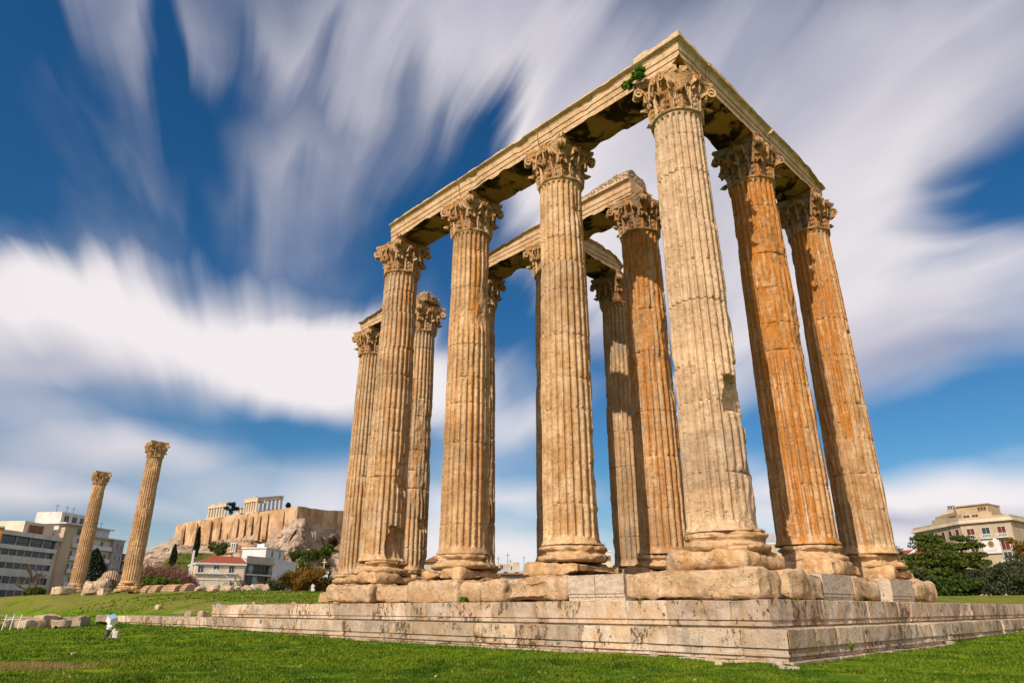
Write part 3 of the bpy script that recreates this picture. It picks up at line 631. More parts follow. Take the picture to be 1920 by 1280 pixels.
# ------------------------------------------------------------------ stepped podium
D1, D2, H1 = 2.0236, 2.6301, .6147
def step_course(name, parent, off, z0, z1, xw, yn, bands, seed, mat, depth=1.9, bl=1.35):
    """one course round the corner, cut into blocks; bands = (fraction from top, recess) pairs"""
    b = MB(); rng = random.Random(seed); h = z1 - z0
    def run(length, tf, corner):
        s = 0.0
        while s < length - .3:
            w = rng.uniform(bl * .75, bl * 1.5); e = min(length, s + w)
            if length - e < .5: e = length
            tone = rng.uniform(-1, 1); jit = rng.uniform(-.008, .008); a0 = s + .005; a1 = e - .005
            if corner and s == 0: a0 = 0.0
            n = max(3, int((a1 - a0) / .09)); xs = np.linspace(a0, a1, n)
            prof = []; prev = 0.0
            zt = [(0.0, 0.0)]
            for f0, f1, rec in bands: zt += [(f0, rec), (f1, rec)]
            zt = zt[1:]
            pr = [(depth, z1 + .0)] + [(k, z1) for k in (.8, .3, .06, .012)] + [(rec + (.0 if i else .0), z1 - f * h - (.010 if i == 0 else 0)) for i, (f, rec) in enumerate(zt)] + [(depth, z0)]
            pr = densify(pr, .10); S, I = np.meshgrid(xs, np.arange(len(pr)), indexing='ij'); pa = np.array(pr)
            Y = pa[I, 0]; Z = pa[I, 1]; W = np.stack([S, Y + seed * 3, Z], -1) + (40 if tf else 0)
            n1 = fbm(W * 2.2, seed, 4); n2 = np.clip(fbm(W * 1.3, seed + 4, 4) - .22, 0, 1); front = (Y < .3)
            ed = np.exp(-((np.minimum(S - a0, a1 - S)) / .05) ** 2) * np.clip(n1 + .3, 0, 1)
            Y = Y + jit + front * (.010 * n1 + .12 * n2 + .07 * ed); Z = Z - (Z > z1 - .02) * (.012 * np.abs(n1) + .05 * n2 + .02 * ed)
            # local (s, depth) to plan: south face runs west, east face runs north
            if not tf: G = np.stack([off - S, -off + Y, Z], -1)
            else: G = np.stack([off - Y, -off + S, Z], -1)
            if corner and s == 0:                            # mitre at the outer corner
                k = S - a0
                if not tf: G[..., 0] = np.where(S < Y, off - Y, G[..., 0])
                else: G[..., 1] = np.where(S < Y, -off + Y, G[..., 1])
            b.grid(G, flip=tf, att=tone)
            for q in (0, -1):
                R_ = G[q]; c = R_.mean(0); K = len(R_)
                b.add(np.vstack([R_, c[None]]), T=[(i, i + 1, K) for i in range(K - 1)], att=tone)
            s = e
    run(xw, False, True); run(yn, True, True)
    return b.build(name, mat, parent, smooth=30)
pod = thing('stepped_podium', 'long weathered grey marble podium of two moulded steps under the columns', 'podium', (D2, -D2, -1.4))
def child_fix(o): o.location = (-D2, D2, 1.4); return o
child_fix(step_course('upper_step', pod, D1, -H1 - .02, 0.0, 31.5, 75, [(0, .70, .0), (.715, .80, .045), (.815, .90, .02), (.915, 1.0, .09)], 31, M['step']))
child_fix(step_course('lower_step', pod, D2, -1.235, -H1, 45.9, 80, [(0, .60, .0), (.62, .76, .05), (.78, .86, .03), (.875, 1.0, .085)], 32, M['step']))
child_fix(step_course('footing', pod, D2 + .10, -1.75, -1.235, 46, 80, [(0, 1.0, .0)], 33, M['footing'], depth=.6, bl=1.9))

# stylobate blocks on the podium between and before the columns
SG = 'stylobate blocks along the podium edge'
def stylo(label, a, b_, south=True, new=False, seed=0, h=.70, r=.10, chip=.10, dep=.55, off=1.47, amp=.035):
    L = abs(b_ - a); c = (a + b_) / 2; bm = MB()
    if new:
        pr = [(0, .012), (0, .20), (.025, .20), (.025, .27), (0, .285), (0, h - .004), (.006, h), (dep * 2, h), (dep * 2, .012)]
        pr = [(.035, 0), (.035, .10), (.01, .105), (.01, .165), (.03, .17), (.03, .185), (0, .19), (0, h - .008), (.008, h), (dep * 2, h), (dep * 2, 0)]
        xs = np.linspace(-L / 2 + .006, L / 2 - .006, 8); pa = np.array(pr)
        G = np.stack([np.repeat(xs[:, None], len(pr), 1), np.broadcast_to(pa[:, 0] - dep, (8, len(pr))), np.broadcast_to(pa[:, 1], (8, len(pr)))], -1)
        bm.grid(G, flip=True)
        for q in (0, -1):
            K = len(pr); bm.add(np.vstack([G[q], G[q].mean(0)[None]]), T=[(i, (i + 1) % K, K) for i in range(K)])
    else: round_block(bm, (L / 2 - .006, dep, h / 2), r, seed, amp * 1.5, .075, (0, 0, h / 2), chip=chip)
    loc = (-c, -off + dep, .004) if south else (off - dep, c, .004); rz = 0 if south else math.pi / 2
    return tag(bm.build('stylobate_block', M['newblock'] if new else M['stylobate'], None, loc, rz, smooth=35 if not new else 30), label, 'stone block', SG)
stylo('long orange corner block with rounded edges, under the corner column', -1.72, 2.22, True, False, 101, .72, .13, .10, .6, 1.72, .05)
stylo('smooth pale replacement block just left of the corner block', 2.28, 3.30, True, True, 102, off=1.62)
stylo('smooth pale replacement block second left of the corner block', 3.31, 4.32, True, True, 103, off=1.62)
stylo('broken block with a white scar and round hollow, under the second front column', 4.34, 7.05, True, False, 104, .70, .14, .16, .6, 1.66, .06)
stylo('worn block with a mended crack, left of the broken white scarred block', 7.08, 8.22, True, False, 105, .68, .12, .08, .55, 1.62)
stylo('lumpy broken block with a green weed at its foot', 8.25, 9.35, True, False, 106, .66, .22, .28, .5, 1.60, .06)
stylo('wide flat faced block under the third front column', 9.38, 12.3, True, False, 107, .72, .08, .05, .6, 1.64)
stylo('low ridged block left of the third front column block', 12.33, 13.75, True, False, 108, .66, .10, .08, .55, 1.60)
stylo('small brown crumbling block between the left two front columns', 13.78, 14.75, True, False, 109, .64, .20, .20, .5, 1.5, .06)
stylo('leftmost stylobate block, rounded and under the leftmost front column', 14.8, 18.3, True, False, 110, .70, .15, .10, .6, 1.64, .05)
stylo('shaded right hand block beside the corner block, facing right', .0, 2.15, False, False, 111, .72, .10, .10, .55, 1.69, .05)
stylo('smooth grey replacement block right of the corner, in shade', 2.22, 4.35, False, True, 112, off=1.60)
stylo('round worn block below the orange stained column', 4.42, 6.75, False, False, 113, .70, .20, .22, .55, 1.62, .06)
stylo('smooth grey replacement block before the rightmost column', 7.7, 9.95, False, True, 114, off=1.60, h=.72)
stylo('narrow lit block between two right hand blocks', 6.85, 7.6, False, False, 115, .68, .06, .05, .45, 1.30)
stylo('rounded end block, rightmost stone under the rightmost column', 10.0, 12.55, False, False, 116, .74, .26, .16, .6, 1.66, .06)
# ------------------------------------------------------------------ the ground
def lawn(x, y):
    """height of the lawn; x = metres west, y = metres north"""
    return -1.42 + .30 * sst(0, 30, x) + .10 * sst(30, 60, x) + .30 * sst(0, 22, y + 2.6) * (x < 0) - .05 * sst(-4, -14, y)
def inner(x, y):
    """height of the terrace behind the podium"""
    w = sst(1.0, 14, y + .5) * sst(15, 24, x); e = sst(1.0, 11, x + 1.2) * sst(12, 19, y)
    return -.03 + .75 * np.maximum(w, e) + .95 * sst(24, 76, x) + .45 * sst(76, 108, x) + .5 * sst(60, 110, np.hypot(x, y)) * sst(10, 40, y)
def ground_z(X, Y):
    x = -np.asarray(X, float); y = np.asarray(Y, float)
    dep = np.minimum(x + D2, y + D2)
    d0 = np.where(x > 43, -1.5 + .8 * vnoise(np.stack([x * .25, y * .25, 0 * x], -1), 5), .85); d1 = np.where(x > 30.8, np.where(x > 43, 7.0, 6.5), 1.7)
    low = lawn(x, y); mid = np.where((x > 30.8) & (x <= 43), np.minimum(-.66, -.3), low)
    mid = np.where((x > 30.8) & (x <= 43) & (dep > .85), -.66, low)
    k = sst(d0, d1, dep); z = np.where(k > 0, mid + (inner(x, y) - mid) * k, low)
    far = np.hypot(x - 20, y - 20)
    z = np.maximum(z, -1.3 + 2.35 * sst(36, 70, y) * sst(-90, -40, x))
    bumpy = .05 * fbm(np.stack([x * .55, y * .55, 0 * x], -1), 3, 3) + .025 * vnoise(np.stack([x * 2.1, y * 2.1, 0 * x], -1), 9)
    ditch = -.28 * np.exp(-((y + 3.3 - .04 * (x - 44)) / .55) ** 2) * sst(44.5, 47, x) * sst(95, 80, x)
    return z + bumpy * sst(.2, -1.5, np.where((dep > -1.5) & (dep < 2), 0.0, -1.0 * np.ones_like(dep))) * (np.where((dep > -.3) & (dep < 2.2) & (x < 45), .0, 1)) + ditch
def soil_mask(X, Y):
    x = -X; y = Y; n = fbm(np.stack([x * .35, y * .35, 0 * x], -1), 44, 3)
    s = np.exp(-((y + 3.9 - .04 * (x - 44)) / .5) ** 2) * sst(43, 47, x) * sst(95, 80, x)
    s = np.maximum(s, np.exp(-((y + 7.2) / 1.2) ** 2 - ((x - 47) / 5.5) ** 2) * 1.3)
    bank = sst(29, 33, x) * np.exp(-((y - 1.5) / 3.0) ** 2) * sst(75, 45, x) * .55
    return np.clip(s + bank * np.clip(n + .5, 0, 1) + .55 * np.clip(n - .5, 0, 1) * (y > 0), 0, 1)
def ground_mesh():
    r = np.concatenate([[0.0], np.geomspace(2.5, 150, 330), np.geomspace(165, 6000, 26)])
    a0 = math.pi / 2 + YAW; fine = np.linspace(-.74, .74, 620); coarse = np.linspace(.78, 2 * math.pi - .78, 70); A = a0 + np.concatenate([fine, coarse])
    R, T = np.meshgrid(r, A, indexing='ij'); X = CAM[0] + R * np.cos(T); Y = CAM[1] + R * np.sin(T); Z = ground_z(X, Y)
    b = MB(); b.grid(np.stack([X, Y, Z], -1), cv=True, att=(soil_mask(X, Y) + 1e-5).ravel())
    return b
def green_color(N, P):
    big = N.noise(P, .16, 4, .6); mid = N.noise(P, .8, 4, .6); fine = N.noise(P, 4.0, 4, .65)
    col = N.mix(N.ss(big, .35, .65), (.058, .138, .006), (.135, .215, .010))
    col = N.mix(N.math('MULTIPLY', N.ss(mid, .42, .64), .75), col, (.19, .265, .014))
    clump = N.noise(N.map(P, (1, 1, 1), (5, 9, 1)), 1.5, 4, .62); col = N.mix(N.math('MULTIPLY', N.ss(clump, .50, .66), .75), col, (.022, .066, .004))
    col = N.mix(N.math('MULTIPLY', N.ss(fine, .55, .70), .5), col, (.022, .060, .004))
    return col
def ground_mat():
    m, N, b = new_mat('meadow soil', .95, .05); P = N.n('ShaderNodeNewGeometry').outputs['Position']
    col = green_color(N, P)
    tone = N.n('ShaderNodeAttribute', dict(attribute_name='tone')).outputs['Fac']
    s = N.ss(N.math('ADD', tone, N.math('MULTIPLY_ADD', N.noise(P, 1.6, 5, .65), .7, -.35)), .38, .62)
    sc = N.mix(N.noise(P, 5, 5, .65), (.26, .155, .075), (.34, .27, .17)); col = N.mix(s, col, sc)
    sep = N.n('ShaderNodeSeparateXYZ', Vector=P)
    dry = N.math('MULTIPLY', N.ss(sep.outputs[2], -.75, .0), N.ss(N.noise(P, .45, 5, .65), .36, .58)); col = N.mix(N.math('MULTIPLY', dry, .85), col, (.20, .165, .045))
    N.set(b.inputs['Base Color'], col)
    bump(N, b, N.math('MULTIPLY_ADD', N.noise(P, 14, 5, .7), .5, N.noise(P, 3.5, 4, .6)), .8, .12); return m
structure(ground_mesh().build('ground', ground_mat(), smooth=180))

def grass_mat():
    m, N, b = new_mat('grass blades', .7, .15); P = N.n('ShaderNodeNewGeometry').outputs['Position']
    col = green_color(N, P); ri = N.n('ShaderNodeAttribute', dict(attribute_name='tone')).outputs['Fac']
    col = N.mix(N.ss(ri, .70, 1.0), col, (.20, .235, .02)); col = N.mix(N.ss(ri, .35, .0), col, (.022, .075, .004))
    N.set(b.inputs['Base Color'], col); b.inputs['Transmission Weight'].default_value = 0
    tr = N.n('ShaderNodeBsdfTranslucent', Color=N.mix(.5, col, (.14, .24, .01))); mx = N.n('ShaderNodeMixShader', i0=.30)
    out = [n for n in N.t.nodes if n.type == 'OUTPUT_MATERIAL'][0]
    N.t.links.new(b.outputs[0], mx.inputs[1]); N.t.links.new(tr.outputs[0], mx.inputs[2]); N.t.links.new(mx.outputs[0], out.inputs[0]); return m
def grass():
    rng = np.random.default_rng(4); n = 520000
    # spread so that blades are evenly dense in the picture: near ones many, far ones few
    u = rng.random(n); r = 1 / (1 / 9.0 + (1 / 75 - 1 / 9.0) * u); a = math.pi / 2 + YAW + rng.uniform(-.72, .72, n)
    X = CAM[0] + r * np.cos(a); Y = CAM[1] + r * np.sin(a); x = -X; y = Y
    dep = np.minimum(x + D2, y + D2)
    nz = fbm(np.stack([x * .9, y * .9, 0 * x], -1), 12, 3)
    keep = ((dep < -.10) | ((x > 46.3) & (dep < 6)) | ((dep > 6.0) & (x > 19))) & (soil_mask(X, Y) + .25 * nz < .42) & (nz > -.9 + .35 * rng.random(n))
    X, Y, r, nz = X[keep], Y[keep], r[keep], nz[keep]; n = len(X); Z = ground_z(X, Y) - .015
    h = (.032 + .040 * rng.random(n)) * (1 + .65 * nz) * np.interp(r, [10, 40, 75], [1, 1.3, 2.0]); w = (.007 + .006 * rng.random(n)) * np.interp(r, [10, 40, 75], [1.0, 3.0, 6])
    t = rng.uniform(0, 2 * math.pi, n); l = rng.uniform(0, 2 * math.pi, n); ln = h * rng.uniform(.2, .9, n)
    P = np.stack([X, Y, Z], -1); sx = np.stack([np.cos(t) * w, np.sin(t) * w, 0 * w], -1); lean = np.stack([np.cos(l) * ln, np.sin(l) * ln, h], -1)
    mid = P + lean * .55 + np.stack([0 * h, 0 * h, h * .08], -1)
    V = np.stack([P - sx, P + sx, mid + sx * .75, mid - sx * .75, P + lean], 1).reshape(-1, 3)
    k = np.arange(n)[:, None] * 5; b = MB(); tone = np.repeat(np.clip(rng.normal(.5, .22, n) + .18 * nz, 0.01, 1), 5)
    b.add(V, k + np.array([[0, 1, 2, 3]]), k + np.array([[3, 2, 4]]), att=tone)
    o = b.build('grass', grass_mat(), smooth=180); o['kind'] = 'stuff'
grass()

# ------------------------------------------------------------------ vegetation
def leaf_mat(name, a, b_, c, sc=1.0):
    m, N, b = new_mat(name, .75, .15); P = N.n('ShaderNodeTexCoord').outputs['Object']
    tone = N.n('ShaderNodeAttribute', dict(attribute_name='tone')).outputs['Fac']
    col = N.mix(tone, a, b_); col = N.mix(N.math('MULTIPLY', N.ss(N.noise(P, sc, 4, .6), .52, .68), .7), col, c)
    N.set(b.inputs['Base Color'], col)
    tr = N.n('ShaderNodeBsdfTranslucent', Color=col); mx = N.n('ShaderNodeMixShader', i0=.25)
    out = [n for n in N.t.nodes if n.type == 'OUTPUT_MATERIAL'][0]
    N.t.links.new(b.outputs[0], mx.inputs[1]); N.t.links.new(tr.outputs[0], mx.inputs[2]); N.t.links.new(mx.outputs[0], out.inputs[0]); return m
M['pine'] = leaf_mat('pine needles', (.032, .058, .010), (.110, .140, .022), (.14, .155, .026), .5)
M['cypress'] = leaf_mat('cypress leaves', (.010, .022, .010), (.028, .045, .018), (.035, .05, .02))
M['olive'] = leaf_mat('olive leaves', (.035, .050, .022), (.085, .105, .050), (.060, .070, .025))
M['shrub'] = leaf_mat('shrub leaves', (.030, .060, .010), (.080, .120, .020), (.05, .08, .015))
M['rustbush'] = leaf_mat('brown shrub leaves', (.10, .058, .010), (.26, .15, .026), (.16, .11, .018))
M['twig'] = simple('bare twigs', (.17, .105, .075), .95, .4)
M['greytwig'] = simple('grey bark', (.13, .095, .07), .95, .4)
M['redtwig'] = simple('red brown twigs', (.20, .095, .075), .95, .4)
M['bark'] = simple('bark', (.10, .07, .045), .95, .5)
def leaves(b, C, N_, size, rng, att=None, droop=0.0):
    """small leaf sprays: C centres, size of each"""
    n = len(C); d = rng.normal(size=(n, 3)); d /= np.linalg.norm(d, axis=1)[:, None]; e = np.cross(d, rng.normal(size=(n, 3))); e /= np.linalg.norm(e, axis=1)[:, None]
    s = (size * rng.uniform(.6, 1.4, n))[:, None]
    V = np.stack([C - d * s, C + e * s * .45, C + d * s, C - e * s * .45], 1).reshape(-1, 3); k = np.arange(n)[:, None] * 4
    tone = np.repeat(np.clip(rng.normal(.5, .28, n) if att is None else att, .01, 1), 4)
    b.add(V, k + np.array([[0, 1, 2, 3]]), att=tone)
def crown_pts(n, size, rng, clumps=26, kind='round'):
    sx, sy, sz = size; out = []; cl = []
    for i in range(clumps):
        while True:
            p = rng.uniform(-1, 1, 3)
            if np.dot(p, p) < 1 and np.dot(p, p) > .15: break
        if kind == 'pad': p[2] = round((p[2] + 1) * 3.0) / 3.0 - 1 + rng.uniform(-.08, .08)
        cl.append(p)
    cl = np.array(cl) * [sx, sy, sz] * .82; rad = rng.uniform(.22, .42, clumps) * min(sx, sy)
    idx = rng.integers(0, clumps, n); d = rng.normal(size=(n, 3)); d /= np.linalg.norm(d, axis=1)[:, None]
    q = d * (rng.random(n) ** (.45))[:, None] * rad[idx][:, None]
    if kind == 'pad': q[:, 2] *= .38; q[:, :2] *= 1.2
    else: q[:, 2] *= .8
    tone = np.clip(.5 + .25 * rng.normal(size=n) + .18 * (rng.random(clumps)[idx] - .5), .01, 1)
    return cl[idx] + q, tone
def limb_tree(b, h, r, rng, spread, levels=3, top=None):
    """trunk with forking limbs"""
    def grow(p, d, L, rad, lv):
        n = 5; P = [p]; dd = d.copy()
        for i in range(n):
            dd = dd + rng.normal(0, .13, 3) + np.array([0, 0, .05]); dd /= np.linalg.norm(dd); P.append(P[-1] + dd * L / n)
        b.tube(P, np.linspace(rad, rad * .55, n + 1), 5 if lv < 2 else 4)
        if lv < levels:
            for _ in range(rng.integers(3, 5)):
                f = rng.uniform(.45, 1.0); q = P[min(n, int(f * n))]; nd = dd + rng.normal(0, spread, 3); nd[2] = abs(nd[2]) * .8 + .15; nd /= np.linalg.norm(nd)
                grow(np.array(q), nd, L * rng.uniform(.5, .75), rad * .56, lv + 1)
    grow(np.zeros(3), np.array([0, 0, 1.]), h, r, 0)
def tree(name, label, cat, loc, size, trunk_h, mat, seed, n=4500, leaf_s=.22, kind='round', group=None, clumps=28, part='crown', rz=0):
    rng = np.random.default_rng(seed); t = thing(name, label, cat, loc, rz, group)
    C, tone = crown_pts(n, size, rng, clumps, kind); b = MB(); leaves(b, C + [0, 0, trunk_h + size[2] * .8], n, leaf_s, rng, tone); b.build(part, M[mat], t, smooth=180)
    if trunk_h >= 0:
        b = MB(); limb_tree(b, max(.4, (trunk_h + size[2]) * .55), max(.05, size[0] * .07), rng, .6, 2); b.build('trunk', M['bark'], t, smooth=60)
    return t
def bare_tree(label, loc, h, seed, mat='greytwig', name='bare_tree', group=None, levels=4, spread=.55, rad=None, stems=1, cat='tree'):
    rng = np.random.default_rng(seed); t = thing(name, label, cat, loc, 0, group); b = MB(); tw = MB()
    b0 = MB()
    for k in range(stems):
        bb = MB(); limb_tree(bb, h * .42, rad or h * .034, rng, spread, levels)
        off = rng.normal(0, .25 * (stems > 1), 2) * h * .25
        for a in bb.V: a += [off[0], off[1], 0]
        base = b.n
        for a in bb.V: b.V.append(a)
        for q in bb.Q: b.Q.append(q + base)
        for q in bb.T: b.T.append(q + base)
        b.qm += bb.qm; b.tm += bb.tm; b.att += bb.att; b.n += bb.n
    b.build('branches', M[mat], t, smooth=60)
    return t
def twig_shrub(label, loc, h, w, seed, mat, name='bare_shrub', group=None, cat='shrub', n=1500, tw=.05):
    rng = np.random.default_rng(seed); t = thing(name, label, cat, loc, 0, group); b = MB()
    a = rng.uniform(0, 2 * math.pi, n); rr = w * np.sqrt(rng.random(n)); f = rng.random(n) ** 1.3
    env = np.sqrt(np.clip(1 - (rr / w) ** 2, .05, 1)); z0 = f * h * .75 * env
    P = np.stack([rr * np.cos(a), rr * np.sin(a), z0], -1); d = np.stack([np.cos(a) * rr / w * .6, np.sin(a) * rr / w * .6, np.ones(n)], -1) + rng.normal(0, .35, (n, 3)); d /= np.linalg.norm(d, axis=1)[:, None]
    L = (h * rng.uniform(.12, .32, n) * env)[:, None]; e = np.cross(d, rng.normal(size=(n, 3))); e /= np.linalg.norm(e, axis=1)[:, None]; e = e * tw * rng.uniform(.5, 1, n)[:, None]
    V = np.stack([P - e, P + e, P + d * L + e * .3, P + d * L - e * .3], 1).reshape(-1, 3); k = np.arange(n)[:, None] * 4; b.add(V, k + np.array([[0, 1, 2, 3]])); b.build('branches', M[mat], t)
    b = MB()
    for q in range(5): b.tube([(0, 0, -.3), (rng.normal(0, w * .2), rng.normal(0, w * .2), h * .35), (rng.normal(0, w * .45), rng.normal(0, w * .45), h * .75)], [.10, .07, .03], 5)
    b.build('stem', M[mat], t, smooth=60); return t
def cypress(label, loc, h, w, seed, group=None, cat='tree'):
    rng = np.random.default_rng(seed); n = 2600; t = thing('cypress_tree', label, cat, loc, 0, group)
    z = rng.random(n) ** .8; a = rng.uniform(0, 2 * math.pi, n); pr = np.interp(z, [0, .12, .4, .75, 1], [.55, .9, 1.0, .62, .04]) * w
    rr = pr * rng.uniform(.55, 1.05, n) * (1 + .16 * np.sin(a * 3 + z * 9)); C = np.stack([rr * np.cos(a), rr * np.sin(a), h * (.05 + .95 * z)], -1)
    b = MB(); leaves(b, C, n, h * .035, rng); b.build('crown', M['cypress'], t, smooth=180)
    b = MB(); b.tube([(0, 0, -.3), (0, 0, h * .5), (0, 0, h * .9)], [w * .16, w * .12, .02], 6); b.build('trunk', M['bark'], t, smooth=60); return t

# ------------------------------------------------------------------ stones, drums and lamps on the grass
M['stone'] = step_marble('grey lichen stone', (.42, .375, .30), .85, 9)
M['palestone'] = simple('pale fallen stone', (.47, .365, .25), .9, .35, 2.0, bmp=.05)
M['drum'] = marble('fallen drum marble', rust=.0, grey=.1, seed=17, base=(.50, .36, .235), base2=(.36, .245, .15))
def stone(name, label, cat, u, v, D, half, rz, seed, mat='stone', r=.1, amp=.06, chip=.12, tilt=0.0, group=None, res=.12, sink=.08):
    p = at(u, v, D); z = float(ground_z(p[0], p[1])); b = MB(); round_block(b, half, min(r, min(half) * .9), seed, amp, max(res, min(half) / 6), (0, 0, half[2] - sink), 1.8, chip=chip)
    o = b.build(name, M[mat], None, (p[0], p[1], z), rz, smooth=35); o.rotation_euler[1] = tilt; return tag(o, label, cat, group)
BG = 'old stone blocks lying on the lawn'
stone('stone_block', 'leftmost dark grey block in the row of old stones on the lawn', 'stone block', 37, 1160, 47, (.60, .6, .28), -.2, 201, group=BG, r=.06)
stone('stone_block', 'front brown pitted boulder in the row of old stones', 'stone block', 57, 1163, 45.0, (.70, .45, .25), .2, 202, group=BG, r=.14, amp=.10)
stone('stone_block', 'biggest cracked block in the middle of the row of old stones', 'stone block', 92, 1163, 46, (.85, .55, .34), .1, 203, group=BG, amp=.08, chip=.2, r=.06)
stone('stone_block', 'small dark weathered block against the biggest old stone', 'stone block', 114, 1166, 44.6, (.45, .4, .27), .3, 204, group=BG, r=.16, amp=.12)
stone('stone_block', 'squared block with a dark end face at the right of the row of old stones', 'stone block', 143, 1162, 47, (.95, .5, .32), -.5, 205, group=BG, r=.05, amp=.04)
stone('stone_block', 'long low pale slab behind the row of old stones', 'stone block', 84, 1152, 52, (3.3, .5, .24), .05, 206, group=BG, res=.2, r=.05, amp=.04)
stone('stone_block', 'single tilted pale slab alone on the green bank', 'stone block', 194, 1152, 49, (.85, .4, .28), -.3, 207, group=BG, tilt=-.15, sink=.0)
# the pair of stones at the foot of the podium corner
stone('corner_stone', 'low flat stone on the grass before the podium corner', 'stone', 1482, 1268, 15.2, (.20, .10, .06), .65, 211, 'stone', .04, .02, .02, res=.04, sink=.03)
stone('corner_stone', 'small round stone on the grass touching the podium corner', 'stone', 1462, 1258, 15.9, (.11, .1, .08), .2, 212, 'stone', .06, .02, .02, res=.04, sink=.03)

def drum(label, u, v, D, r, L, axis_az, seed, tilt=0.0, zoff=0.0, name='fallen_drum', group='fallen column drums in a row on the grass'):
    p = at(u, v, D); z = float(ground_z(p[0], p[1])) + r * .92 + zoff
    me = shaft_mesh('drum', M['drum'], seed, .55, (), 1.2, SH, r, r * .99, 2.0, 2.0 + L)
    V = np.empty(len(me.vertices) * 3, np.float32); me.vertices.foreach_get('co', V); V = V.reshape(-1, 3); V[:, 2] -= 2.0 + L / 2; me.vertices.foreach_set('co', V.ravel()); me.update()
    o = link(name, me, None, (p[0], p[1], z)); o.rotation_euler = (0, math.pi / 2 + tilt, math.radians(90 - axis_az)); return tag(o, label, 'column drum', group)
ax = 90 - math.degrees(math.atan2(.2, -1))      # the row lies roughly west to east
labs = ['rightmost split end of the row of fallen drums, half hidden by grass', 'fourth and longest drum in the row of fallen drums', 'third fallen drum, narrow and ribbed', 'second fallen drum in the row, wide and ribbed', 'fallen drum nearest the lone column foot']
for k, (u, L) in enumerate(((352, .8), (324, 2.0), (295, 1.15), (275, 1.5), (258, 1.0))):
    drum(labs[k], u, 1112, 84 + (352 - u) * .06, .88, L, 250, 220 + k, zoff=-.95)
drum('leaning fallen drum with ribs, propped between the two lone columns', 203, 1103, 100, .97, 1.5, 105, 230, .75, .55, group='tumbled column pieces between the lone columns')
drum('second tumbled drum, lower down beside the farther lone column', 193, 1106, 99, .95, 1.2, 105, 231, .60, .05, group='tumbled column pieces between the lone columns')
stone('broken_stone', 'large pale broken stone sloping between the two lone columns', 'stone', 178, 1114, 97, (1.9, 1.2, .75), -.35, 232, 'palestone', .5, .22, .35, .3, res=.25)
stone('broken_stone', 'small white block at the foot of the nearer lone column', 'stone', 195, 1116, 92, (.6, .5, .4), .2, 233, 'palestone', .1, .05, .05)
stone('broken_stone', 'grey block at the foot of the farther lone column', 'stone', 116, 1117, 108, (1.3, 1.0, .5), .2, 234, 'palestone', .2, .1, .1)
for k, (u, w) in enumerate(((398, 1.3), (428, .9), (440, .8), (453, .55), (462, .9), (484, 1.9), (374, .8))):
    stone('pale_rock', ['leaning white rock before the red roofed house', 'white rock left of the leafless tree', 'small white rock before the leafless tree', 'tiny white rock at the corner of the house', 'low white rock before the flats', 'largest pale rock mound before the flats', 'low pale rock before the left house window'][k],
          'rock', u, 1114, 76 + k * .8, (w * .55, .4, .22 + .10 * w), .3 * k, 240 + k, 'palestone', .3, .12, .2, group='white rocks along the edge of the terrace', sink=.1)
rs = random.Random(5)
for k, (u, v, D, w) in enumerate(((386, 1131, 44, .30), (408, 1130, 45, .18), (463, 1120, 48, .22), (551, 1126, 40, .15), (478, 1127, 43, .14), (355, 1138, 47, .25), (300, 1128, 58, .3), (1776, 1119, 30, .38), (1764, 1124, 27, .12), (136, 1232, 22, .06), (1228, 1254, 18, .10), (1350, 1262, 16, .09))):
    stone('loose_stone', ['flat loose stone left of the small floodlight on the terrace', 'loose stone just under the small floodlight', 'little stone right of the small floodlight', 'upright pale stone on the terrace edge left of the columns', 'pebble sized stone between the floodlight and the upright stone', 'loose stone by the left end of the upper step', 'loose stone high on the green bank', 'pale flat stone on the grass before the pine trees', 'small stone beside the pale flat one before the pines', 'tiny white stone on the lawn at lower left', 'small pale stone on the lawn below the podium, left one of two', 'small pale stone on the lawn below the podium, right one of two'][k],
          'stone', u, v, D, (w, w * .7, w * .6), rs.uniform(0, 3), 260 + k, 'palestone', w * .3, w * .2, w * .2, res=max(.03, w / 4), sink=w * .1)

M['white'] = simple('white painted metal', (.72, .74, .76), .45, .1, 5, spec=.5); M['darkmetal'] = simple('dark grey metal', (.05, .055, .065), .5, .3, 5, .3)
M['lens'] = glass('floodlight lens', (.20, .36, .48), .08); M['concrete'] = simple('cast concrete', (.48, .45, .40), .9, .2, 6, bmp=.02)
def floodlight():
    p = at(203, 1200, 30.5); z = float(ground_z(p[0], p[1])); az = YAW + .9
    t = thing('floodlight', 'white floodlight on a short dark post standing on the lawn at left', 'floodlight', (p[0], p[1], z), YAW)
    b = MB(); b.box((-.22, -.08, -.05), (-.02, .08, .03)); b.tube([(-.12, 0, 0), (-.10, 0, .52)], .10, 12); b.build('post', M['darkmetal'], t, smooth=40)
    b = MB(); b.tube([(-.10, 0, .50), (-.05, 0, .72)], [.13, .13], 10); b.box((-.16, -.16, .60), (.10, .16, .74)); b.build('bracket', M['white'], t, smooth=40)
    hd = link('housing', None, t, (.02, 0, .95)); bpy.data.objects.remove(hd)
    b = MB(); b.prism([(-.30, -.22), (.22, -.22), (.22, .22), (-.30, .22)], -.17, .17, top=.82); h = b.build('housing', M['white'], t, (.0, 0, .98), -.5); h.rotation_euler = (.35, .5, -.5)
    b = MB(); b.box((-.24, -.18, .172), (.17, .18, .19)); b.build('lens', M['lens'], h)
    t.scale = (.66, .66, .66)
    b = MB(); b.tube([(.02, -.02, .08), (.16, -.02, .40), (.26, -.02, .52)], .045, 8); b.build('cable_pipe', M['white'], t, smooth=40)
    b = MB(); round_block(b, (.15, .13, .22), .06, 9, .015, .06, (.36, 0, .20)); b.build('junction_box', M['concrete'], t, smooth=40)
floodlight()
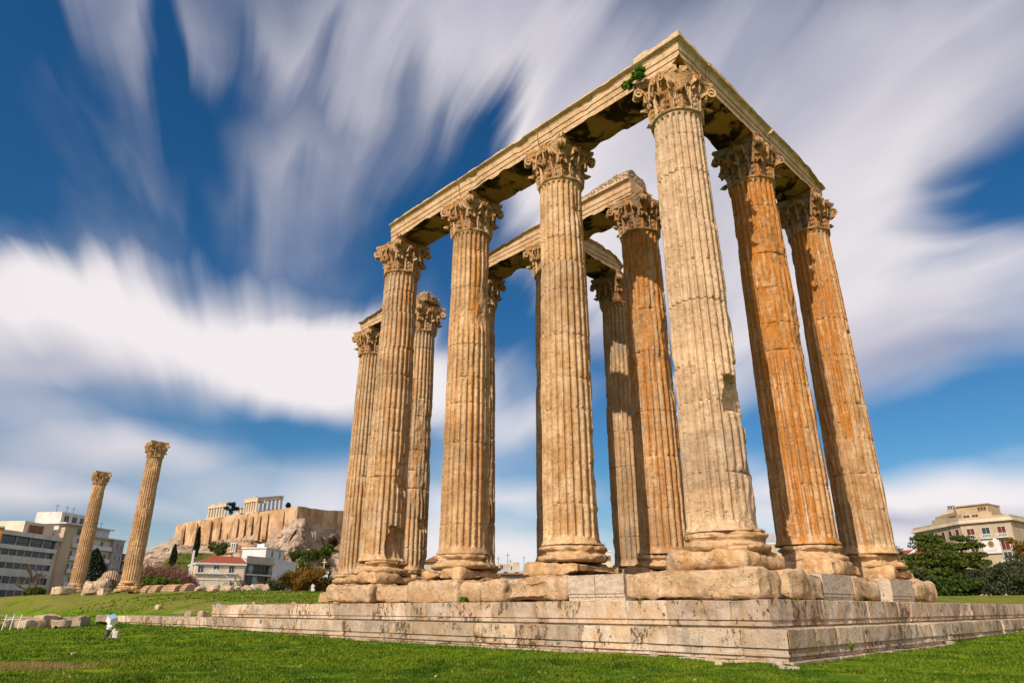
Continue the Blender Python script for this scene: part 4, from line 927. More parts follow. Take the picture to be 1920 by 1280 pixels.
def floodlight_small():
    p = at(413, 1128, 46); z = float(ground_z(p[0], p[1]))
    t = thing('floodlight', 'small blue grey floodlight on the terrace above the end of the upper step', 'floodlight', (p[0], p[1], z), YAW - .2)
    b = MB(); b.tube([(0, 0, -.1), (0, 0, .2)], .06, 8); b.box((-.22, -.14, -.03), (.22, .14, .05)); b.build('stand', M['darkmetal'], t)
    b = MB(); b.prism([(-.28, -.24), (.28, -.24), (.28, .24), (-.28, .24)], -.12, .12, top=.85); h = b.build('housing', M['darkmetal'], t, (0, 0, .34)); h.rotation_euler = (1.05, .15, .15)
    b = MB(); b.box((-.22, -.19, .122), (.22, .19, .135)); b.build('lens', M['lens'], h)
floodlight_small()
def railing():
    p = at(6, 1166, 42); z = float(ground_z(p[0], p[1])); t = thing('railing', 'white post railing at the left edge of the lawn', 'railing', (p[0], p[1], z), YAW)
    for k in range(-3, 3): 
        b = MB(); b.tube([(k * .33, .05 * k, -.2), (k * .33 + .09, .05 * k, .72)], .022, 8); b.build('post', M['white'], t, smooth=40)
    b = MB(); b.tube([(-.95, 0, .5), (.75, .1, .5)], .01, 5); b.build('rope', M['white'], t)
railing()
# plants growing on the ruin
def weed(label, loc, size, n, seed, s=.05, cat='plant'):
    rng = np.random.default_rng(seed); t = thing('wild_plant', label, cat, loc); C, tone = crown_pts(n, size, rng, 12); b = MB(); leaves(b, C, n, s, rng, tone); b.build('foliage', M['weed'], t, smooth=180)
    b = MB()
    for k in range(7):
        d = rng.normal(0, .4, 3) * size; d[2] = abs(d[2]); b.tube([(0, 0, -size[2]), d * .5, d], [.015, .012, .006], 4)
    b.build('stem', M['bark'], t)
M['weed'] = leaf_mat('fresh weed leaves', (.07, .17, .015), (.19, .36, .03), (.14, .24, .025), 3)
weed('bushy green plant growing from the left side of the corner capital', (-.55, -1.22, BZ + .28), (.44, .28, .40), 900, 300, .085)
weed('smaller hanging green sprig left of the bushy plant on the corner capital', (-1.10, -1.20, BZ - .02), (.26, .2, .28), 380, 301, .08)
weed('small green tuft on the inner capital left of the second front column', (-10.4, 4.6, BZ + .05), (.16, .16, .2), 200, 302, .05)
weed('low green weed at the foot of the lumpy broken block', (-8.9, -1.72, .08), (.30, .14, .10), 420, 303, .045)
weed('dark green weed behind the second front column base', (-4.2, 3.2, .75), (.5, .3, .3), 500, 304, .06)
weed('green weed sprouting from the shaded side of the lower step', (2.72, .5, -1.05), (.06, .10, .13), 160, 305, .03)

# ------------------------------------------------------------------ buildings
M['glass'] = glass('dark window glass'); M['blueglass'] = glass('blue balcony glass', (.05, .075, .10)); M['shutter'] = simple('red brown shutter', (.11, .028, .018), .7, .25, 8)
M['offwhite'] = simple('off white concrete', (.58, .56, .53), .85, .18, .6, stretch=(1, 1, .4)); M['greywall'] = simple('grey plaster', (.40, .385, .37), .9, .15, .5)
M['beigewall'] = simple('beige plaster', (.47, .37, .27), .9, .2, .4, stretch=(1, 1, .4)); M['creamwall'] = simple('cream plaster', (.58, .50, .39), .9, .18, .4, stretch=(1, 1, .5)); M['hotelwall'] = simple('warm stone plaster', (.43, .345, .255), .9, .2, .3, stretch=(1, 1, .4)); M['roofterrace'] = simple('yellowish plaster', (.42, .33, .21), .9, .2, .4)
M['redroof'] = simple('red roof tiles', (.30, .075, .04), .85, .35, 2.5, stretch=(4, 4, 1), bmp=.1); M['brightred'] = simple('bright red roof', (.32, .05, .03), .8, .2, 1.5)
M['whitewall'] = simple('white plaster', (.58, .59, .62), .85, .1, .5); M['pinkwall'] = simple('mauve grey plaster', (.33, .29, .30), .9, .2, .5); M['brownwood'] = simple('brown wood', (.20, .10, .05), .8, .3, 3); M['orangebrick'] = simple('orange brown plaster', (.42, .22, .08), .9, .25, .5)
M['awning'] = simple('pale awning', (.60, .56, .52), .8, .15, 2); M['railmetal'] = simple('dark railing metal', (.10, .09, .085), .6, .2, 4)
class Building:
    """a building whose front runs from A to B (plan), depth d behind it; heights are metres above the ground point A"""
    def __init__(s, name, label, A, B, d, cat='building', zb=None, group=None):
        s.A = np.array(A[:2]); s.L = math.dist(A[:2], B[:2]); s.rz = math.atan2(B[1] - A[1], B[0] - A[0]); s.d = d
        s.z = zb; s.o = thing(name, label, cat, (A[0], A[1], zb), s.rz, group); s.cache = {}
        s.ex = np.array([math.cos(s.rz), math.sin(s.rz)]); s.ey = np.array([-s.ex[1], s.ex[0]])
    def pix(s, u, v, off=0.0):
        """position along the front and height of the point seen at u, v on the front plane"""
        d = ray(u, v); k = ((s.A + s.ey * off - CAM[:2]) @ s.ey) / (d[:2] @ s.ey); p = CAM + d * k
        return float((p[:2] - s.A) @ s.ex), float(p[2] - s.z)
    def part(s, name, mat, boxes, parent=None, loc=(0, 0, 0), rz=0.0):
        b = MB()
        for lo, hi in boxes: b.box(lo, hi)
        return b.build(name, M[mat] if isinstance(mat, str) else mat, parent or s.o, loc, rz)
    def window(s, x, z, w, h, frame='offwhite', pane='glass', y=0.0, side=None, name='window', mull=1, proud=.06):
        """frame ring standing a little proud with its pane set inside; side = 'r' puts it on the right end wall"""
        key = (round(w, 2), round(h, 2), frame, pane, mull)
        if key not in s.cache:
            t = .08 * max(1, w * .7); b = MB(); b.box((-w / 2 - t, -proud, -t), (-w / 2, .1, h + t)); b.box((w / 2, -proud, -t), (w / 2 + t, .1, h + t)); b.box((-w / 2, -proud, h), (w / 2, .1, h + t)); b.box((-w / 2, -proud - .08, -t), (w / 2, .1, 0))
            for k in range(1, mull + 1): 
                if mull: c = -w / 2 + w * k / (mull + 1); b.box((c - .03, -proud + .015, 0), (c + .03, .05, h))
            p = MB(); p.box((-w / 2, -.018, 0), (w / 2, .08, h)); s.cache[key] = (b.mesh(name, M[frame]), p.mesh('pane', M[pane]))
        f, p = s.cache[key]
        o = link(name, f, s.o, (x, y, z) if side is None else (s.L - y, x, z), 0 if side is None else math.pi / 2); link('pane', p, o); return o

def office_block():
    A = at(-60, 1130, 196); B = at(84, 1128, 214); bd = Building('office_block', 'modern grey office block with long dark window bands, far left', A, B, 14, zb=A[2] - 3.5); L = bd.L
    H = bd.pix(60, 1000)[1]; ev = [bd.pix(60, v)[1] for v in (1006, 1025, 1033, 1044, 1057, 1068, 1082, 1095, 1107, 1122)]
    bd.part('wall', 'greywall', [((0, .6, 0), (L, 14, H - .6))]); bd.part('end_wall', 'offwhite', [((L - .9, -.25, 0), (L, .6, H))])
    bd.part('roof_slab', 'offwhite', [((-.4, -.9, H - 1.0), (L + .2, 14.2, H))])
    # each storey: a glazed band recessed between pale spandrels
    for i in range(0, 10, 2):
        zt, zb = ev[i], ev[i + 1]; nw = 9 if i else 5; xs = np.linspace(.2, L - 1.0, nw + 1)
        for k in range(nw): bd.part('window_pane', 'blueglass' if i == 0 else 'glass', [((xs[k] + .08, .12 if i else .3, zb), (xs[k + 1] - .08, .5, zt))])
        for x in xs: bd.part('mullion', 'offwhite', [((x - .08, .02, zb), (x + .08, .6, zt))])
        bot = ev[i + 2] if i < 8 else 0
        bd.part('spandrel', 'offwhite', [((0, -.05 - .5 * (i == 0), bot + (.0)), (L - .9, .55, zb - .02))])
    bd.part('balcony_rail', 'railmetal', [((.1, -.56, ev[1] + .75), (L - 1, -.52, ev[1] + .82))] + [((x - .03, -.56, ev[1]), (x + .03, -.52, ev[1] + .75)) for x in np.linspace(.2, L - 1.1, 24)])
    x0 = bd.pix(60, 985)[0]; z1 = bd.pix(80, 985)[1]
    ph = bd.part('penthouse', 'creamwall', [((x0, 2.0, H), (L - .5, 9, H + 3.0))]); bd.part('shutter', 'brownwood', [((x0 + 1.6, 1.93, H + .2), (x0 + 4.6, 2.02, H + 2.3)), ((x0 + 4.75, 1.93, H + .2), (x0 + 6.6, 2.02, H + 2.3))], ph)
    b = MB(); b.tube([(3.5, 3, H), (3.5, 3, H + 6)], .08, 5); b.tube([(3.0, 3, H + 4.8), (4.2, 3, H + 4.8)], .04, 4); b.tube([(6.5, 4, H), (6.6, 4, H + 3.4)], .06, 5); b.tube([(5.7, 4, H + 2.6), (7.3, 4, H + 2.6)], .04, 4); b.build('antenna', M['railmetal'], bd.o)
office_block()
def corner_flats():
    A = at(84, 1126, 214); B = at(207, 1118, 232); bd = Building('apartment_block', 'tall pale apartment block with stacked balconies behind the farther lone column', A, B, 14, zb=A[2] - 3.0); L = bd.L
    H = bd.pix(170, 1007)[1]; bd.part('wall', 'creamwall', [((0, 0, 0), (L, 14, H))]); bd.part('stair_wall', 'beigewall', [((-.3, -1.1, 0), (L * .13, .0, H + 1.5))]); bd.part('tower', 'offwhite', [((L * .02, 1.5, H), (L * .52, 9, H + 5.6))]); bd.part('terrace_slab', 'offwhite', [((-.2, -.9, H + 2.5), (L * .56, 9.2, H + 2.8)), ((L * .55, .8, H + 2.7), (L * .88, 8, H + 3.0))])
    bd.part('penthouse', 'whitewall', [((L * .58, 1.6, H), (L * .84, 8, H + 2.7))]); bd.part('roof_cornice', 'greywall', [((L * .5, -1.0, H - .05), (L + .5, 14.4, H + .35))])
    fl = H / 6.0
    for k in range(6):
        z = k * fl + .55
        for x0, x1 in ((.15, .33), (.42, .62), (.62, .79)):
            bd.part('balcony', 'whitewall', [((L * x0, -1.15, z - .45), (L * x1, -.02, z - .28)), ((L * x0, -1.15, z - .28), (L * x1, -1.08, z + .62))]); 
        for xc in (.20, .28, .47, .56, .66, .74): bd.window(L * xc, z - .1, 1.15, 2.0, 'whitewall', 'glass' if (k * 7 + int(xc * 50)) % 3 else 'offwhite', -.002)
        # rounded bay at the right
        bd.window(L * .87, z + .5, .9, 1.3, 'whitewall', 'glass', -1.12); bd.window(L * .945, z + .5, .9, 1.3, 'whitewall', 'glass', -1.12)
    bd.part('bay', 'pinkwall', [((L * .81, -1.1, 0), (L * .995, .0, H - .1))])
    for zc in (H + .4, H + 3.2): 
        for xc in (.10, .22, .34): bd.window(L * xc, zc, 1.6, 1.5, 'offwhite', 'glass', 1.5 - .002)
    b = MB(); 
    for x in (.05, .2, .3, .72, .8): b.tube([(L * x, 4, H + (5.6 if x < .5 else 2.9)), (L * x, 4, H + (7.8 if x < .5 else 5.2))], .07, 5); b.tube([(L * x - .8, 4, H + (7.2 if x < .5 else 4.6)), (L * x + .8, 4, H + (7.2 if x < .5 else 4.6))], .04, 4)
    b.build('antenna', M['railmetal'], bd.o)
corner_flats()
def side_block(): 
    A = at(203, 1118, 250); B = at(234, 1116, 262); bd = Building('brown_block', 'narrow dark red brown block squeezed behind the apartment block', A, B, 12, zb=A[2] - 2); H = bd.pix(235, 1038)[1]; bd.part('wall', 'shutter', [((0, 0, 0), (bd.L, 12, H))])
    for k in range(5):
        z = H * k / 5 + .6; bd.part('balcony', 'offwhite', [((0, -1.0, z), (bd.L, -.01, z + .18))]); bd.window(bd.L * .5, z + .4, 1.3, 1.7)
    A = at(-80, 1130, 190); B = at(-31, 1130, 190); bd = Building('orange_block', 'orange brown building cut off by the left edge', A, B, 3, zb=A[2] - 2); H = bd.pix(0, 988)[1]; bd.part('wall', 'orangebrick', [((0, -.0, 0), (bd.L, 8, H))]); bd.part('cornice', 'offwhite', [((-.2, -.5, H * .62), (bd.L + .3, -.01, H * .66)), ((-.2, -.3, H), (bd.L + .2, 8.2, H + .3))])
    for k in range(3): bd.window(bd.L * .7, 2 + k * 4.5, 1.2, 2)
side_block()
def red_house():
    A = at(343, 1114, 176); B = at(452, 1113, 178); bd = Building('villa', 'cream two storey villa with a red hipped roof below the rocky hill', A, B, 11, cat='house', zb=A[2] - .6); L = bd.L; H = bd.pix(400, 1058)[1]
    bd.part('wall', 'creamwall', [((L * .14, 0, 0), (L, 11, H)), ((0, 1.2, 0), (L * .14, 9, H * .5))])
    bd.part('cornice', 'whitewall', [((L * .12, -.45, H), (L + .3, 11.4, H + .45)), ((L * .13, -.12, H * .53), (L, -.005, H * .56))])
    zt = bd.pix(410, 1044)[1]; b = MB(); x0, x1 = L * .115, L + .35; P = [(x0, -.5, H + .46), (x1, -.5, H + .46), (x1, 11.5, H + .46), (x0, 11.5, H + .46), (x0 + 4.2, 5.5, zt + .6), (x1 - .6, 5.5, zt + .6)]
    b.add(P, [(0, 1, 5, 4), (2, 3, 4, 5)], [(1, 2, 5), (3, 0, 4)]); b.add(P[:4], [(3, 2, 1, 0)]); rf = b.build('roof', M['redroof'], bd.o)
    bd.part('chimney', 'whitewall', [((L * .085, 3, H * .55), (L * .115, 3.8, H + 3.2))])
    for u in (375, 404, 433): x, z = bd.pix(u, 1075); w = bd.window(x, z, 1.15, 1.75, 'whitewall', 'glass'); 
    for u in (370, 399, 428):
        x, z = bd.pix(u, 1108); bd.window(x, max(.3, z), 1.45, 3.0, 'whitewall', 'offwhite', name='french_door')
        bd.part('hood', 'whitewall', [((x - 1.3, -.5, z + 3.75), (x + 1.3, -.005, z + 4.05))]) if u != 399 else None
    x, z = bd.pix(399, 1108); b = MB(); b.add([(x - 1.9, -.5, z + 3.7), (x + 1.9, -.5, z + 3.7), (x, -.5, z + 4.9), (x - 1.9, 0, z + 3.7), (x + 1.9, 0, z + 3.7), (x, 0, z + 4.9)], [(0, 1, 4, 3), (1, 2, 5, 4), (2, 0, 3, 5)], [(0, 2, 1), (3, 4, 5)]); b.build('pediment', M['whitewall'], bd.o)
    bd.part('balcony', 'railmetal', [((L * .15, -1.2, .8), (L * .28, -1.15, .9))] + [((L * (.15 + .13 * k / 10) - .03, -1.2, -.4), (L * (.15 + .13 * k / 10) + .03, -1.15, .8)) for k in range(11)])
red_house()
def glass_flats():
    A = at(452, 1113, 181); B = at(505, 1112, 188); bd = Building('flats', 'flat roofed block of flats with brown glazed balconies right of the villa', A, B, 9, zb=A[2] - .6); L = bd.L; H = bd.pix(480, 1055)[1]
    bd.part('wall', 'brownwood', [((0, 1.0, 0), (L, 9, H - .2))]); bd.part('end_wall', 'offwhite', [((L - .35, -.3, 0), (L, 1.0, H)), ((-.02, -.1, 0), (.3, 1.0, H))])
    n = 3; fl = H / n
    for k in range(n):
        bd.part('balcony_slab', 'offwhite', [((.3, -.4, k * fl + fl - .3), (L - .35, 1.0, k * fl + fl))]); bd.part('balcony_rail', 'railmetal', [((.3, -.4, k * fl + .75), (L - .35, -.33, k * fl + .85))] + [((x - .03, -.4, k * fl), (x + .03, -.34, k * fl + .75)) for x in np.linspace(.4, L - .4, 14)])
        for j in range(5): bd.part('window_pane', ['glass', 'glass', 'blueglass', 'lens', 'glass'][(j + k) % 5], [((.4 + (L - .9) * j / 5, .8, k * fl + .15), (.25 + (L - .9) * (j + 1) / 5, .98, k * fl + fl - .35))])
    bd.part('roof_slab', 'beigewall', [((-.2, -.6, H - .2), (L + .2, 9.2, H + .15))]); bd.part('terrace_rail', 'greywall', [((0, -.3, H + .15), (L, -.2, H + 1.5))])
    A = at(492, 1112, 190); B = at(549, 1111, 205); bd = Building('white_block', 'white cube shaped block with a blank shaded side, below the cliff', A, B, 8, zb=A[2] - .6); L = bd.L; H = bd.pix(530, 1050)[1]
    bd.part('wall', 'whitewall', [((L * .12, 0, 0), (L, 8, H))]); bd.part('penthouse', 'whitewall', [((0, .5, H), (L * .6, 7, H + 2.4))]); bd.part('roof_slab', 'whitewall', [((-.3, .2, H + 2.4), (L * .65, 7.3, H + 2.7))]); bd.window(L * .2, H + .4, 1.2, 1.6, 'whitewall', 'glass', .498); bd.window(L * .45, H + .4, 1.0, 1.6, 'whitewall', 'glass', .498); bd.part('ledge', 'offwhite', [((L * .1, -2.0, H * .43), (L * 1.05, -.01, H * .47))]); bd.part('chimney', 'whitewall', [((L * .2, 3, H + 2.7), (L * .33, 5, H + 3.8))])
glass_flats()
def chapel():
    A = at(583, 1106, 168); B = at(612, 1106, 168); bd = Building('chapel', 'small white chapel with a stone cross, half hidden by bushes', A, B, 8, cat='chapel', zb=A[2] - .6); L = bd.L; H = bd.pix(598, 1074)[1]
    bd.part('wall', 'whitewall', [((0, 0, 0), (L, 8, H))]); bd.part('cornice', 'creamwall', [((-.2, -.3, H), (L + .2, 8.2, H + .35))]); bd.window(L * .8, 1.5, .9, 1.6)
    b = MB(); b.prism([(L * .2, 1.5), (L * .75, 1.5), (L * .75, 6.5), (L * .2, 6.5)], H + .35, H + 1.8, top=.15); b.build('roof', M['redroof'], bd.o)
    x = bd.pix(607, 1066)[0]; b = MB(); b.lathe([(.45, H + .35), (.4, H + .8), (.12, H + 1.1)], 10); b.box((x - .09 - x, -.08, H + 1.0), (.09, .08, H + 3.2)); b.box((-.5, -.07, H + 2.35), (.5, .07, H + 2.55)); b.build('cross', M['offwhite'], bd.o, (x, .5, 0))
chapel()
def gap_buildings():
    A = at(796, 1092, 150); B = at(850, 1092, 150); bd = Building('tiled_house', 'brown eaved roof peeking between the two left front columns', A, B, 8, cat='house', zb=A[2] - 2); H = bd.pix(815, 1053)[1]; bd.part('wall', 'beigewall', [((0, 0, 0), (bd.L, 8, H))]); b = MB(); L = bd.L; z1 = bd.pix(822, 1043)[1]; b.add([(-.6, -.6, H), (L + .6, -.6, H), (L + .6, 8.6, H), (-.6, 8.6, H), (L * .5, 4, z1 + 1)], [(3, 2, 1, 0)], [(0, 1, 4), (1, 2, 4), (2, 3, 4), (3, 0, 4)]); b.build('roof', M['brownwood'], bd.o); bd.window(L * .35, H - 1.6, 1.0, 1.2)
    A = at(938, 1092, 120); B = at(990, 1092, 120); bd = Building('low_house', 'low beige house with a brown flat eave between the middle front columns', A, B, 8, cat='house', zb=A[2] - 2); H = bd.pix(960, 1077)[1]; L = bd.L; bd.part('wall', 'pinkwall', [((0, 0, 0), (L, 8, H))]); bd.part('roof', 'brownwood', [((-.5, -.7, H), (L + .3, 8.3, H + .25))]); bd.window(L * .80, H - 1.9, .5, 1.5, 'whitewall'); 
    A = at(930, 1092, 320); B = at(1000, 1092, 330); bd = Building('rooftop_flats', 'distant pale flats with rooftop antennas between the middle front columns', A, B, 12, zb=A[2] - 2); H = bd.pix(960, 1068)[1]; L = bd.L; bd.part('wall', 'whitewall', [((0, 0, 0), (L, 12, H))]); bd.part('penthouse', 'creamwall', [((L * .1, 2, H), (L * .45, 9, H + 2.6)), ((L * .5, 2, H), (L * .68, 9, H + 3.5))]); bd.window(L * .25, H - 2.6, 2.0, 1.8); bd.window(L * .55, H - 2.6, 2.0, 1.8); bd.window(L * .2, H + .5, 1.5, 1.6, y=1.99)
    b = MB()
    for x, h in ((.2, 6), (.45, 8), (.52, 5), (.72, 4), (.9, 7)): b.tube([(L * x, 5, H), (L * x, 5, H + h)], .12, 4); b.tube([(L * x - 1.2, 5, H + h * .85), (L * x + 1.2, 5, H + h * .85)], .07, 4)
    b.build('antenna', M['railmetal'], bd.o)
    A = at(1122, 1090, 210); B = at(1150, 1090, 210); bd = Building('cream_block', 'plain cream block glimpsed right of the second front column', A, B, 8, zb=A[2] - 2); H = bd.pix(1135, 1034)[1]; L = bd.L; bd.part('wall', 'creamwall', [((0, 0, 0), (L, 8, H))]); bd.window(L * .8, H - 2.5, .9, 1.4); bd.part('parapet', 'offwhite', [((-.1, -.15, H), (L + .1, 8.1, H + .25))])
    b = MB()
    for x in (.3, .5): b.tube([(L * x, 3, H), (L * x, 3, H + 2.8)], .08, 4); b.tube([(L * x - .7, 3, H + 2.2), (L * x + .7, 3, H + 2.2)], .05, 4)
    b.build('antenna', M['railmetal'], bd.o)
    A = at(1428, 1060, 200); B = at(1462, 1060, 200); bd = Building('yellow_block', 'yellowish block with a rooftop solar rack seen between the corner and orange columns', A, B, 8, zb=A[2] - 6); H = bd.pix(1445, 1020)[1]; L = bd.L; bd.part('wall', 'roofterrace', [((0, 0, 0), (L, 8, H))]); bd.part('parapet', 'offwhite', [((-.1, -.15, H), (L + .1, 8.1, H + .3))]); bd.window(L * .5, H - 2.4, 1.2, 1.3)
    b = MB()
    for k in range(7): x = L * (.28 + .10 * k); b.box((x, 2, H + .9), (x + .3, 2.2, H + 3.0))
    b.box((L * .25, 2.2, H + .9), (L, 2.3, H + 1.1)); b.box((L * .3, 2, H + .3), (L * .33, 2.3, H + .9)); b.box((L * .8, 2, H + .3), (L * .83, 2.3, H + .9)); b.build('solar_rack', M['pinkwall'], bd.o)
gap_buildings()
def hotel():
    C = at(1827, 1095, 236); A = at(1735, 1095, 258); B = at(1926, 1095, 232)
    # left wing seen at a slant and right wing facing us share the corner at C
    bd = Building('grand_building', 'large stone mansion block with red shutters, set back upper floors and a hanging banner, right', C, B, 16, zb=C[2] - 3); L = bd.L
    H = bd.pix(1830, 980)[1]; zs = [bd.pix(1850, v)[1] for v in (1004, 1030, 1052, 1078)]; fl = zs[0] - zs[1]
    ang = math.atan2(A[1] - C[1], A[0] - C[0]) - bd.rz; WL = math.dist(A[:2], C[:2]); wx, wy = WL * math.cos(ang), WL * math.sin(ang)
    b = MB(); b.prism([(0, 0), (L, 0), (L, 16), (wx + 3, wy + 14), (wx, wy)], 0, H); b.build('wall', M['hotelwall'], bd.o)
    def ring(z0, z1, o): return [(-.2 * o + wx - .6 * o, wy - o), (0, -o), (L + o, -o), (L + o, 16), (wx + 3, wy + 14)]
    b = MB(); b.prism(ring(0, 0, .8), H, H + .45); b.prism(ring(0, 0, .4), H + .45, H + .9); b.build('cornice', M['creamwall'], bd.o)
    b = MB(); b.prism(ring(0, 0, .15), H + .9, H + 1.6); b.build('parapet', M['hotelwall'], bd.o)
    b = MB(); b.prism([(wx * .62, wy * .62 + 2.2), (0, 2.5), (L * .62, 2.5), (L * .62, 13), (wx * .6, wy * .6 + 12)], H + .9, H + 3.0); up = b.build('upper_storey', M['roofterrace'], bd.o)
    b = MB(); b.prism([(wx * .02 - 1, 3.4), (L * .56, 3.2), (L * .56, 12), (wx * .02 - 1, 12)], H + 3.0, H + 5.2); b.prism([(wx * .02 - 1.5, 2.9), (L * .57, 2.7), (L * .57, 12.4), (wx * .02 - 1.5, 12.4)], H + 5.2, H + 5.5); b.build('top_storey', M['roofterrace'], bd.o)
    b = MB(); b.prism([(wx * .55, wy * .55 + 3), (wx * .1, 3.4), (wx * .1, 11), (wx * .5, wy * .5 + 10)], H + 3.0, H + 3.9); b.box((wx * .30, wy * .25 + 4.5, H + 3.0), (wx * .2, wy * .25 + 6.5, H + 5.4)); b.box((wx * .46, wy * .42 + 4.5, H + 3.0), (wx * .38, wy * .42 + 6, H + 4.6)); b.build('chimney', M['roofterrace'], bd.o)
    for q in range(3): b = MB(); b.lathe([(.28, 0), (.28, 1.0), (.4, 1.1)], 8); b.build('chimney_pot', M['railmetal'], bd.o, (wx * .28 + q * .7, wy * .25 + 5.5, H + 5.4))
    for q in range(3): bd.window(L * (.37 + .06 * q), H + 3.7, .6, .9, 'roofterrace', 'shutter', 3.19, mull=0)
    for q in (.10, .28): bd.window(L * q, H + 1.5, 1.6, 1.1, 'offwhite', 'shutter', 2.49)
    def bal(x, z, w, ry=None): bd.part('balcony', 'offwhite', [((x - w / 2, -1.1, z - .35), (x + w / 2, -.01, z - .1)), ((x - w / 2, -1.1, z + .75), (x + w / 2, -.95, z + .9))] + [((x - w / 2 + w * k / 8 - .07, -1.08, z - .1), (x - w / 2 + w * k / 8 + .07, -.97, z + .75)) for k in range(9)])
    xs = [bd.pix(u, 1004)[0] for u in (1822, 1851, 1881)]
    for r_, z in enumerate(zs):
        for k, x in enumerate(xs):
            if r_ in (1, 2) and k == 1: continue
            if z > .5: bd.window(x, z - .3, 1.9, 2.5, 'offwhite', 'shutter' if (k + r_) % 3 != 1 else 'glass', -.004)
            if r_ in (0, 2): bal(x, z - .45, 2.8)
    # left wing
    n = 7
    for k in range(n):
        f = (k + .6) / n; px, py = wx * f, wy * f
        for r_, z in enumerate(zs[:3]):
            o = bd.window(px, z - .3, 1.7, 2.7, 'offwhite', 'shutter', py - .0, mull=0); o.location = (px, py, z - .3); o.rotation_euler = (0, 0, ang + math.pi); 
    bn = bd.pix(1860, 1022); w, h = 4.3, 4.0
    b = MB(); b.box((bn[0] - w / 2, -.5, bn[1] - h + 1.9), (bn[0] + w / 2, -.44, bn[1] + 1.9)); bp = b.build('banner', M['whitewall'], bd.o)
    b = MB(); a = np.linspace(0, 2 * math.pi, 25)[:-1]; b.prism(np.stack([.78 * np.cos(a), .9 * np.sin(a)], -1), 0, .03); e = b.build('emblem', simple('gold emblem', (.36, .22, .06), .6, .4, 3), bp, (bn[0], -.505, bn[1] + .35)); e.rotation_euler = (math.pi / 2, 0, 0)
    b = MB(); b.prism(np.stack([.50 * np.cos(a), .6 * np.sin(a)], -1), .03, .05); b.build('emblem_center', simple('bronze emblem', (.20, .12, .05), .6, .3, 3), e)
    b = MB(); b.box((bn[0] - 1.5, -.515, bn[1] - 1.2), (bn[0] + 1.5, -.502, bn[1] - 1.12)); b.box((bn[0] - 1.1, -.515, bn[1] - 1.55), (bn[0] + 1.1, -.502, bn[1] - 1.45)); b.build('caption_line', M['greywall'], bp)
    # neighbours
    A = at(1888, 1090, 262); B = at(1950, 1090, 262); bd = Building('grey_block', 'pale grey block with roof tanks behind the mansion, right edge', A, B, 10, zb=A[2] - 3); H2 = bd.pix(1900, 975)[1]; bd.part('wall', 'whitewall', [((0, 0, 0), (bd.L, 10, H2))]); bd.part('roof_tank', 'greywall', [((bd.L * .3, 2, H2), (bd.L * .42, 4, H2 + 2.6)), ((bd.L * .5, 2, H2), (bd.L * .72, 5, H2 + 1.6))])
    for k in range(4): bd.window(bd.L * .45, H2 - 4 - 4.2 * k, 1.5, 2)
    A = at(1676, 1075, 190); B = at(1722, 1075, 186); bd = Building('red_roofed_house', 'bright red roofed house with a white strip, left of the pine trees', A, B, 6, cat='house', zb=A[2] - 3); H3 = bd.pix(1700, 1050)[1]; L = bd.L; bd.part('wall', simple('yellow plaster', (.55, .40, .16), .9, .2, .5), [((0, 0, 0), (L, 6, H3))]); bd.part('cornice', 'whitewall', [((-.3, -.3, H3), (L + .3, 6.2, H3 + .3))])
    b = MB(); b.add([(-.4, -.5, H3 + .31), (L + .4, -.5, H3 + .31), (L + .2, 4, H3 + 2.6), (0, 4, H3 + 2.6), (-.4, -.5, H3 + .2), (L + .4, -.5, H3 + .2), (L + .2, 6, H3 + .31), (0, 6, H3 + .31)], [(0, 1, 2, 3), (3, 2, 6, 7)], [(0, 3, 7), (1, 6, 2)]); rf = b.build('roof', M['brightred'], bd.o); b = MB(); b.add([(L * .55, -.45, H3 + .40), (L * .72, -.45, H3 + .40), (L * .72, 3.9, H3 + 2.62), (L * .55, 3.9, H3 + 2.62)], [(0, 1, 2, 3)]); b.build('skylight', M['whitewall'], rf); bd.window(L * .3, H3 - 1.8, .9, 1.2)
hotel()

# trees and bushes in front of the houses
def gz(p): return float(ground_z(p[0], p[1]))
def place(u, D, v=1115): p = at(u, v, D); return (p[0], p[1], gz(p) - .1)
PG = 'pines and bushes below the mansion'
def zfor(u, v, D, x): return at(u, v, D)[2]
def pine(label, u, D, vt, w, seed, group=PG):
    p = place(u, D); h = at(u, vt, D)[2] - p[2]; return tree('pine_tree', label, 'tree', p, (w, w, h * .50), h * .14, 'pine', seed, 16000, .22, 'pad', group, 80)
pine('broad layered pine in front of the left wing of the mansion', 1762, 112, 1003, 3.9, 401)
pine('dark pointed pine in front of the mansion banner wing', 1828, 118, 1002, 2.7, 402)
def bush(label, u, D, vt, w, seed, mat='shrub', name='bush', group=None, n=3500, s=.2, cat='bush', vb=1115):
    p = place(u, D, vb); h = max(.8, at(u, vt, D)[2] - p[2]); return tree(name, label, cat, p, (w, w * .8, h * .56), h * .02, mat, seed, n, s, 'round', group, 30, 'foliage')
bush('grey green olive bush at the far right below the mansion', 1895, 92, 1052, 3.2, 411, 'olive', 'olive_tree', PG, 5000, .16, 'tree')
bush('rounded grey olive tree right of centre below the mansion', 1855, 96, 1062, 2.6, 412, 'olive', 'olive_tree', PG, 4500, .16, 'tree')
bush('low green shrub under the broad pine', 1795, 92, 1075, 2.6, 413, 'shrub', 'bush', PG)
bush('grey green shrub left of the pines beside the rightmost column', 1735, 94, 1068, 2.1, 414, 'olive', 'bush', PG)
bush('dark bush below the bright red roof', 1712, 120, 1052, 2.4, 415, 'pine', 'bush', PG)
bush('autumn coloured tree cut off by the right edge', 1932, 150, 985, 3.6, 416, 'rustbush', 'autumn_tree', None, 4500, .24, 'tree')
bush('dark green tree at the right edge below the autumn tree', 1916, 130, 1028, 3.2, 419, 'olive', 'tree', PG, 3500, .2, 'tree')
